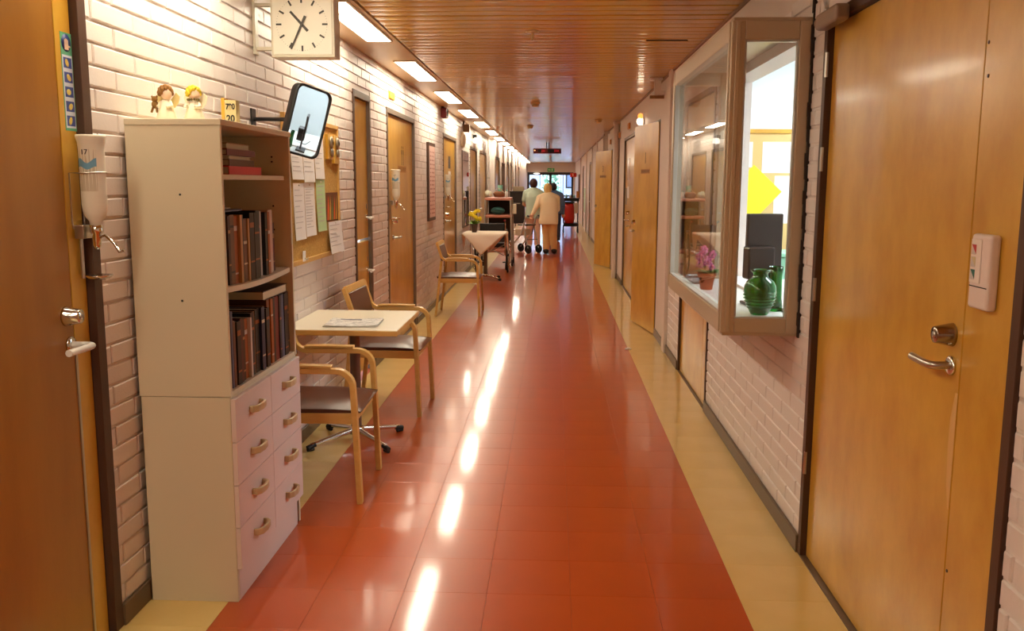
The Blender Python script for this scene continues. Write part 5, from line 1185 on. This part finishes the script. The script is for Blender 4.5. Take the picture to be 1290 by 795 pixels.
def head_mb(mb, c, fwd, s=1.0):
    c = Vector(c); f_ = Vector(fwd).normalized(); r_ = f_.cross(Vector((0, 0, 1))).normalized()
    mb.ball(c+Vector((0, 0, .01)), (.075*s, .09*s, .105*s), 16, 12); mb.ball(c+f_*.035*s-Vector((0, 0, .055*s)), (.055*s, .055*s, .055*s), 12, 9)
    mb.ball(c+f_*.098*s-Vector((0, 0, .018*s)), (.014*s, .02*s, .02*s), 8, 6)
    for q in (-1, 1): mb.ball(c+r_*q*.078*s-Vector((0, 0, .012*s)), (.012*s, .02*s, .03*s), 8, 6)
def person(name, label, base, H, P, cloth, facing=(0, 1, 0), hairc=None, hair_r=1.12, long=False):
    """P: joint positions; cloth: list of (part name, material, capsules, voxel)"""
    t = thing('person', label, 'person', base); sk = mat('skin', rgb(224, 172, 140), .55)
    b = MB(); head_mb(b, P['head'], facing); hc = Vector(P['head'])
    b.cap2(P['neck'], tuple(hc-Vector((0, 0, .04))), .052, .05)
    b.cap2(P['chest'], P['neck'], .11, .06); b.cap2(P['pelvis'], P['chest'], .125, .125)
    for s_ in 'lr':
        b.cap2(P['neck'], P['sh'+s_], .06, .05); b.cap2(P['sh'+s_], P['el'+s_], .047, .038); b.cap2(P['el'+s_], P['wr'+s_], .036, .026)
        hand_mb(b, P['wr'+s_], Vector(P['wr'+s_])-Vector(P['el'+s_])+Vector((0, .06, 0)), 1 if s_ == 'l' else -1)
        b.cap2(P['pelvis'], P['hip'+s_], .10, .09); b.cap2(P['hip'+s_], P['kn'+s_], .085, .055); b.cap2(P['kn'+s_], P['an'+s_], .052, .036)
        a = Vector(P['an'+s_]); b.cap2(tuple(a), tuple(a+Vector(facing)*.13-Vector((0, 0, .045))), .036, .03)
    bd = part('body', b, sk, t); remesh(bd, .007, 3)
    f_ = Vector(facing).normalized(); r_ = f_.cross(Vector((0, 0, 1)))
    e = MB()
    for q in (-1, 1): e.ball(hc+f_*.083+r_*q*.03+Vector((0, 0, .012)), (.011, .008, .008), 8, 6)
    part('eyes', e, mat('eye', rgb(60, 44, 36), .3), bd); part('mouth', MB().ball(hc+f_*.086-Vector((0, 0, .058)), (.022, .008, .006), 8, 6), mat('lip', rgb(176, 100, 90), .5), bd)
    h = MB(); h.ball(hc-f_*.02+Vector((0, 0, .022)), (.088*hair_r/1.1, .098*hair_r/1.1, .108*hair_r/1.1), 16, 12)
    if long: h.ball(hc-f_*.045-Vector((0, 0, .05)), (.08, .06, .075), 14, 10)
    ho = part('hair', h, hairc, t); remesh(ho, .012, 2)
    for nm, m_, caps, vx in cloth:
        c = MB()
        for q in caps:
            if isinstance(q, list): c.loft([(p_, a_*1.04, b_*1.16) for p_, a_, b_ in q])
            else: c.cap2(*q)
        co = part(nm, c, m_, t); remesh(co, vx, 4)
    return t
def V(*a): return tuple(a)
# woman in cream
X, Y = -.10, 19.18; J = dict(head=V(X-.035, Y+.06, 1.375), neck=V(X-.02, Y+.02, 1.255), chest=V(X-.01, Y, 1.10), pelvis=V(X, Y-.02, .80), shl=V(X-.185, Y+.02, 1.19), shr=V(X+.16, Y+.02, 1.19),
    ell=V(X-.27, Y-.04, .94), elr=V(X+.20, Y+.0, .93), wrl=V(X-.32, Y+.0, .80), wrr=V(X+.14, Y+.20, .80), hipl=V(X-.075, Y-.01, .76), hipr=V(X+.085, Y-.01, .76), knl=V(X-.055, Y+.02, .42), knr=V(X+.095, Y-.02, .42), anl=V(X-.055, Y-.0, .085), anr=V(X+.115, Y+.06, .085))
J['wrl'] = V(X-.12-.0, Y-.06, .80) if False else V(-.44-.22+.22-.0, 19.0, .815) if False else V(-.235, 19.02, .83)
J['ell'] = V(X-.235, Y-.09, .96)
M_cr = mat('cream_knit', rgb(242, 218, 180), .85, bump=.3, bscale=120); M_tr = mat('tan_trousers', rgb(222, 180, 120), .8)
J['ell'] = V(-.375, 19.07, 1.0); J['wrl'] = V(-.435, 19.06, .87); J['elr'] = V(X+.175, Y+.04, .95); J['wrr'] = V(-.17, 19.36, .86); J['shl'] = V(X-.20, Y+.02, 1.19)
person('person', 'person in cream cardigan and tan trousers walking with a rollator', (X, Y, 0), 1.49, J, [
    ('cardigan', M_cr, [[(V(X-.01, Y-.03, .635), .195, .15), (V(X-.01, Y-.03, .70), .20, .155), (V(X, Y-.03, .82), .19, .15), (V(X, Y-.01, .96), .18, .145), (V(X-.01, Y, 1.10), .19, .14), (V(X-.01, Y+.01, 1.19), .175, .12), (V(X-.015, Y+.02, 1.245), .11, .085), (V(X-.02, Y+.02, 1.275), .07, .068)], (J['neck'], J['shl'], .085, .075), (J['neck'], J['shr'], .085, .075), (J['shl'], J['ell'], .072, .06), (J['ell'], J['wrl'], .058, .045), (J['shr'], J['elr'], .072, .06), (J['elr'], J['wrr'], .058, .045)], .014),
    ('trousers', M_tr, [(J['pelvis'], J['hipl'], .13, .115), (J['pelvis'], J['hipr'], .13, .115), (J['hipl'], J['knl'], .108, .082), (J['hipr'], J['knr'], .108, .082), (J['knl'], V(J['anl'][0], J['anl'][1], .12), .08, .072), (J['knr'], V(J['anr'][0], J['anr'][1], .12), .08, .072)], .012),
    ('shoe', M_black, [(V(J['anl'][0], J['anl'][1]-.03, .065), V(J['anl'][0]-.03, J['anl'][1]+.15, .05), .062, .048)], .01), ('shoe', M_black, [(V(J['anr'][0], J['anr'][1]-.03, .065), V(J['anr'][0]+.02, J['anr'][1]+.15, .05), .062, .048)], .01)],
    hairc=mat('blond_hair', rgb(226, 188, 120), .8, bump=.5, bscale=90), long=True)
# carer in pale green
X, Y = -.47, 20.75; J = dict(head=V(X+.0, Y+.02, 1.475), neck=V(X, Y, 1.35), chest=V(X, Y, 1.18), pelvis=V(X, Y, .86), shl=V(X-.17, Y, 1.28), shr=V(X+.17, Y, 1.28), ell=V(X-.225, Y+.05, 1.02), elr=V(X+.22, Y+.04, 1.02), wrl=V(X-.14, Y+.24, .96), wrr=V(X+.16, Y+.22, .92), hipl=V(X-.085, Y, .82), hipr=V(X+.085, Y, .82), knl=V(X-.085, Y+.02, .45), knr=V(X+.09, Y-.03, .45), anl=V(X-.085, Y+.04, .085), anr=V(X+.095, Y-.08, .085))
M_gn = mat('pale_green_tunic', rgb(184, 198, 178), .85); M_pkt = mat('pale_trousers', rgb(226, 180, 156), .8)
person('person', 'person in pale green tunic with short dark hair walking ahead', (X, Y, 0), 1.6, J, [
    ('tunic', M_gn, [[(V(X, Y, .70), .185, .14), (V(X, Y, .80), .182, .14), (V(X, Y, .95), .165, .125), (V(X, Y, 1.05), .165, .125), (V(X, Y, 1.18), .18, .125), (V(X, Y, 1.28), .165, .10), (V(X, Y, 1.335), .09, .075), (V(X, Y, 1.36), .06, .06)], (J['neck'], J['shl'], .08, .075), (J['neck'], J['shr'], .08, .075), (J['shl'], V(X-.205, Y+.02, 1.12), .075, .066), (J['shr'], V(X+.20, Y+.02, 1.12), .075, .066)], .014),
    ('trousers', M_pkt, [(J['pelvis'], J['hipl'], .125, .11), (J['pelvis'], J['hipr'], .125, .11), (J['hipl'], J['knl'], .105, .08), (J['hipr'], J['knr'], .105, .08), (J['knl'], V(J['anl'][0], J['anl'][1], .12), .078, .07), (J['knr'], V(J['anr'][0], J['anr'][1], .12), .078, .07)], .012),
    ('shoe', M_paper, [(V(J['anl'][0], J['anl'][1]-.03, .06), V(J['anl'][0], J['anl'][1]+.15, .048), .056, .044)], .01), ('shoe', M_paper, [(V(J['anr'][0], J['anr'][1]-.03, .06), V(J['anr'][0], J['anr'][1]+.15, .048), .056, .044)], .01)],
    hairc=mat('dark_brown_hair', rgb(62, 30, 26), .7, bump=.5, bscale=90), hair_r=1.2)
# person in blue
X, Y = .03, 23.6; J = dict(head=V(X-.04, Y+.02, 1.39), neck=V(X-.01, Y, 1.265), chest=V(X, Y, 1.10), pelvis=V(X, Y, .80), shl=V(X-.16, Y, 1.20), shr=V(X+.16, Y, 1.19), ell=V(X-.21, Y+.05, .95), elr=V(X+.215, Y-.02, .93), wrl=V(X-.13, Y+.24, .90), wrr=V(X+.215, Y+.10, .72), hipl=V(X-.08, Y, .77), hipr=V(X+.08, Y, .77), knl=V(X-.08, Y+.02, .42), knr=V(X+.085, Y-.03, .42), anl=V(X-.08, Y+.04, .085), anr=V(X+.09, Y-.08, .085))
M_bl = mat('blue_shirt', rgb(84, 104, 136), .8); M_nv = mat('navy_trousers', rgb(44, 48, 66), .8)
person('person', 'person in blue with short black hair, mostly hidden behind the others', (X, Y, 0), 1.5, J, [
    ('shirt', M_bl, [[(V(X, Y, .72), .175, .13), (V(X, Y, .85), .17, .13), (V(X, Y, 1.0), .16, .12), (V(X, Y, 1.12), .17, .12), (V(X, Y, 1.20), .155, .10), (V(X, Y, 1.25), .09, .075), (V(X, Y, 1.275), .06, .06)], (J['neck'], J['shl'], .078, .072), (J['neck'], J['shr'], .078, .072), (J['shl'], J['ell'], .07, .058), (J['shr'], J['elr'], .07, .058), (J['ell'], J['wrl'], .055, .042), (J['elr'], J['wrr'], .055, .042)], .014),
    ('trousers', M_nv, [(J['pelvis'], J['hipl'], .12, .105), (J['pelvis'], J['hipr'], .12, .105), (J['hipl'], J['knl'], .10, .078), (J['hipr'], J['knr'], .10, .078), (J['knl'], V(J['anl'][0], J['anl'][1], .12), .075, .066), (J['knr'], V(J['anr'][0], J['anr'][1], .12), .075, .066)], .012),
    ('shoe', M_black, [(V(J['anl'][0], J['anl'][1]-.03, .06), V(J['anl'][0], J['anl'][1]+.15, .048), .056, .044)], .01), ('shoe', M_black, [(V(J['anr'][0], J['anr'][1]-.03, .06), V(J['anr'][0], J['anr'][1]+.15, .048), .056, .044)], .01)],
    hairc=mat('black_hair', rgb(30, 24, 26), .7, bump=.5, bscale=90))

sc_ = MB()
for a_ in range(5): sc_.ball((.69+.018*math.cos(a_*1.3), 8.08+.03*math.sin(a_*1.9), .008), (.018, .014, .0075), 7, 5, Matrix.Rotation(a_, 3, 'Z'))
single('paper_scrap', sc_, M_paper, 'small white crumpled scrap on the floor beside the right border', 'paper', (.69, 8.08, 0))
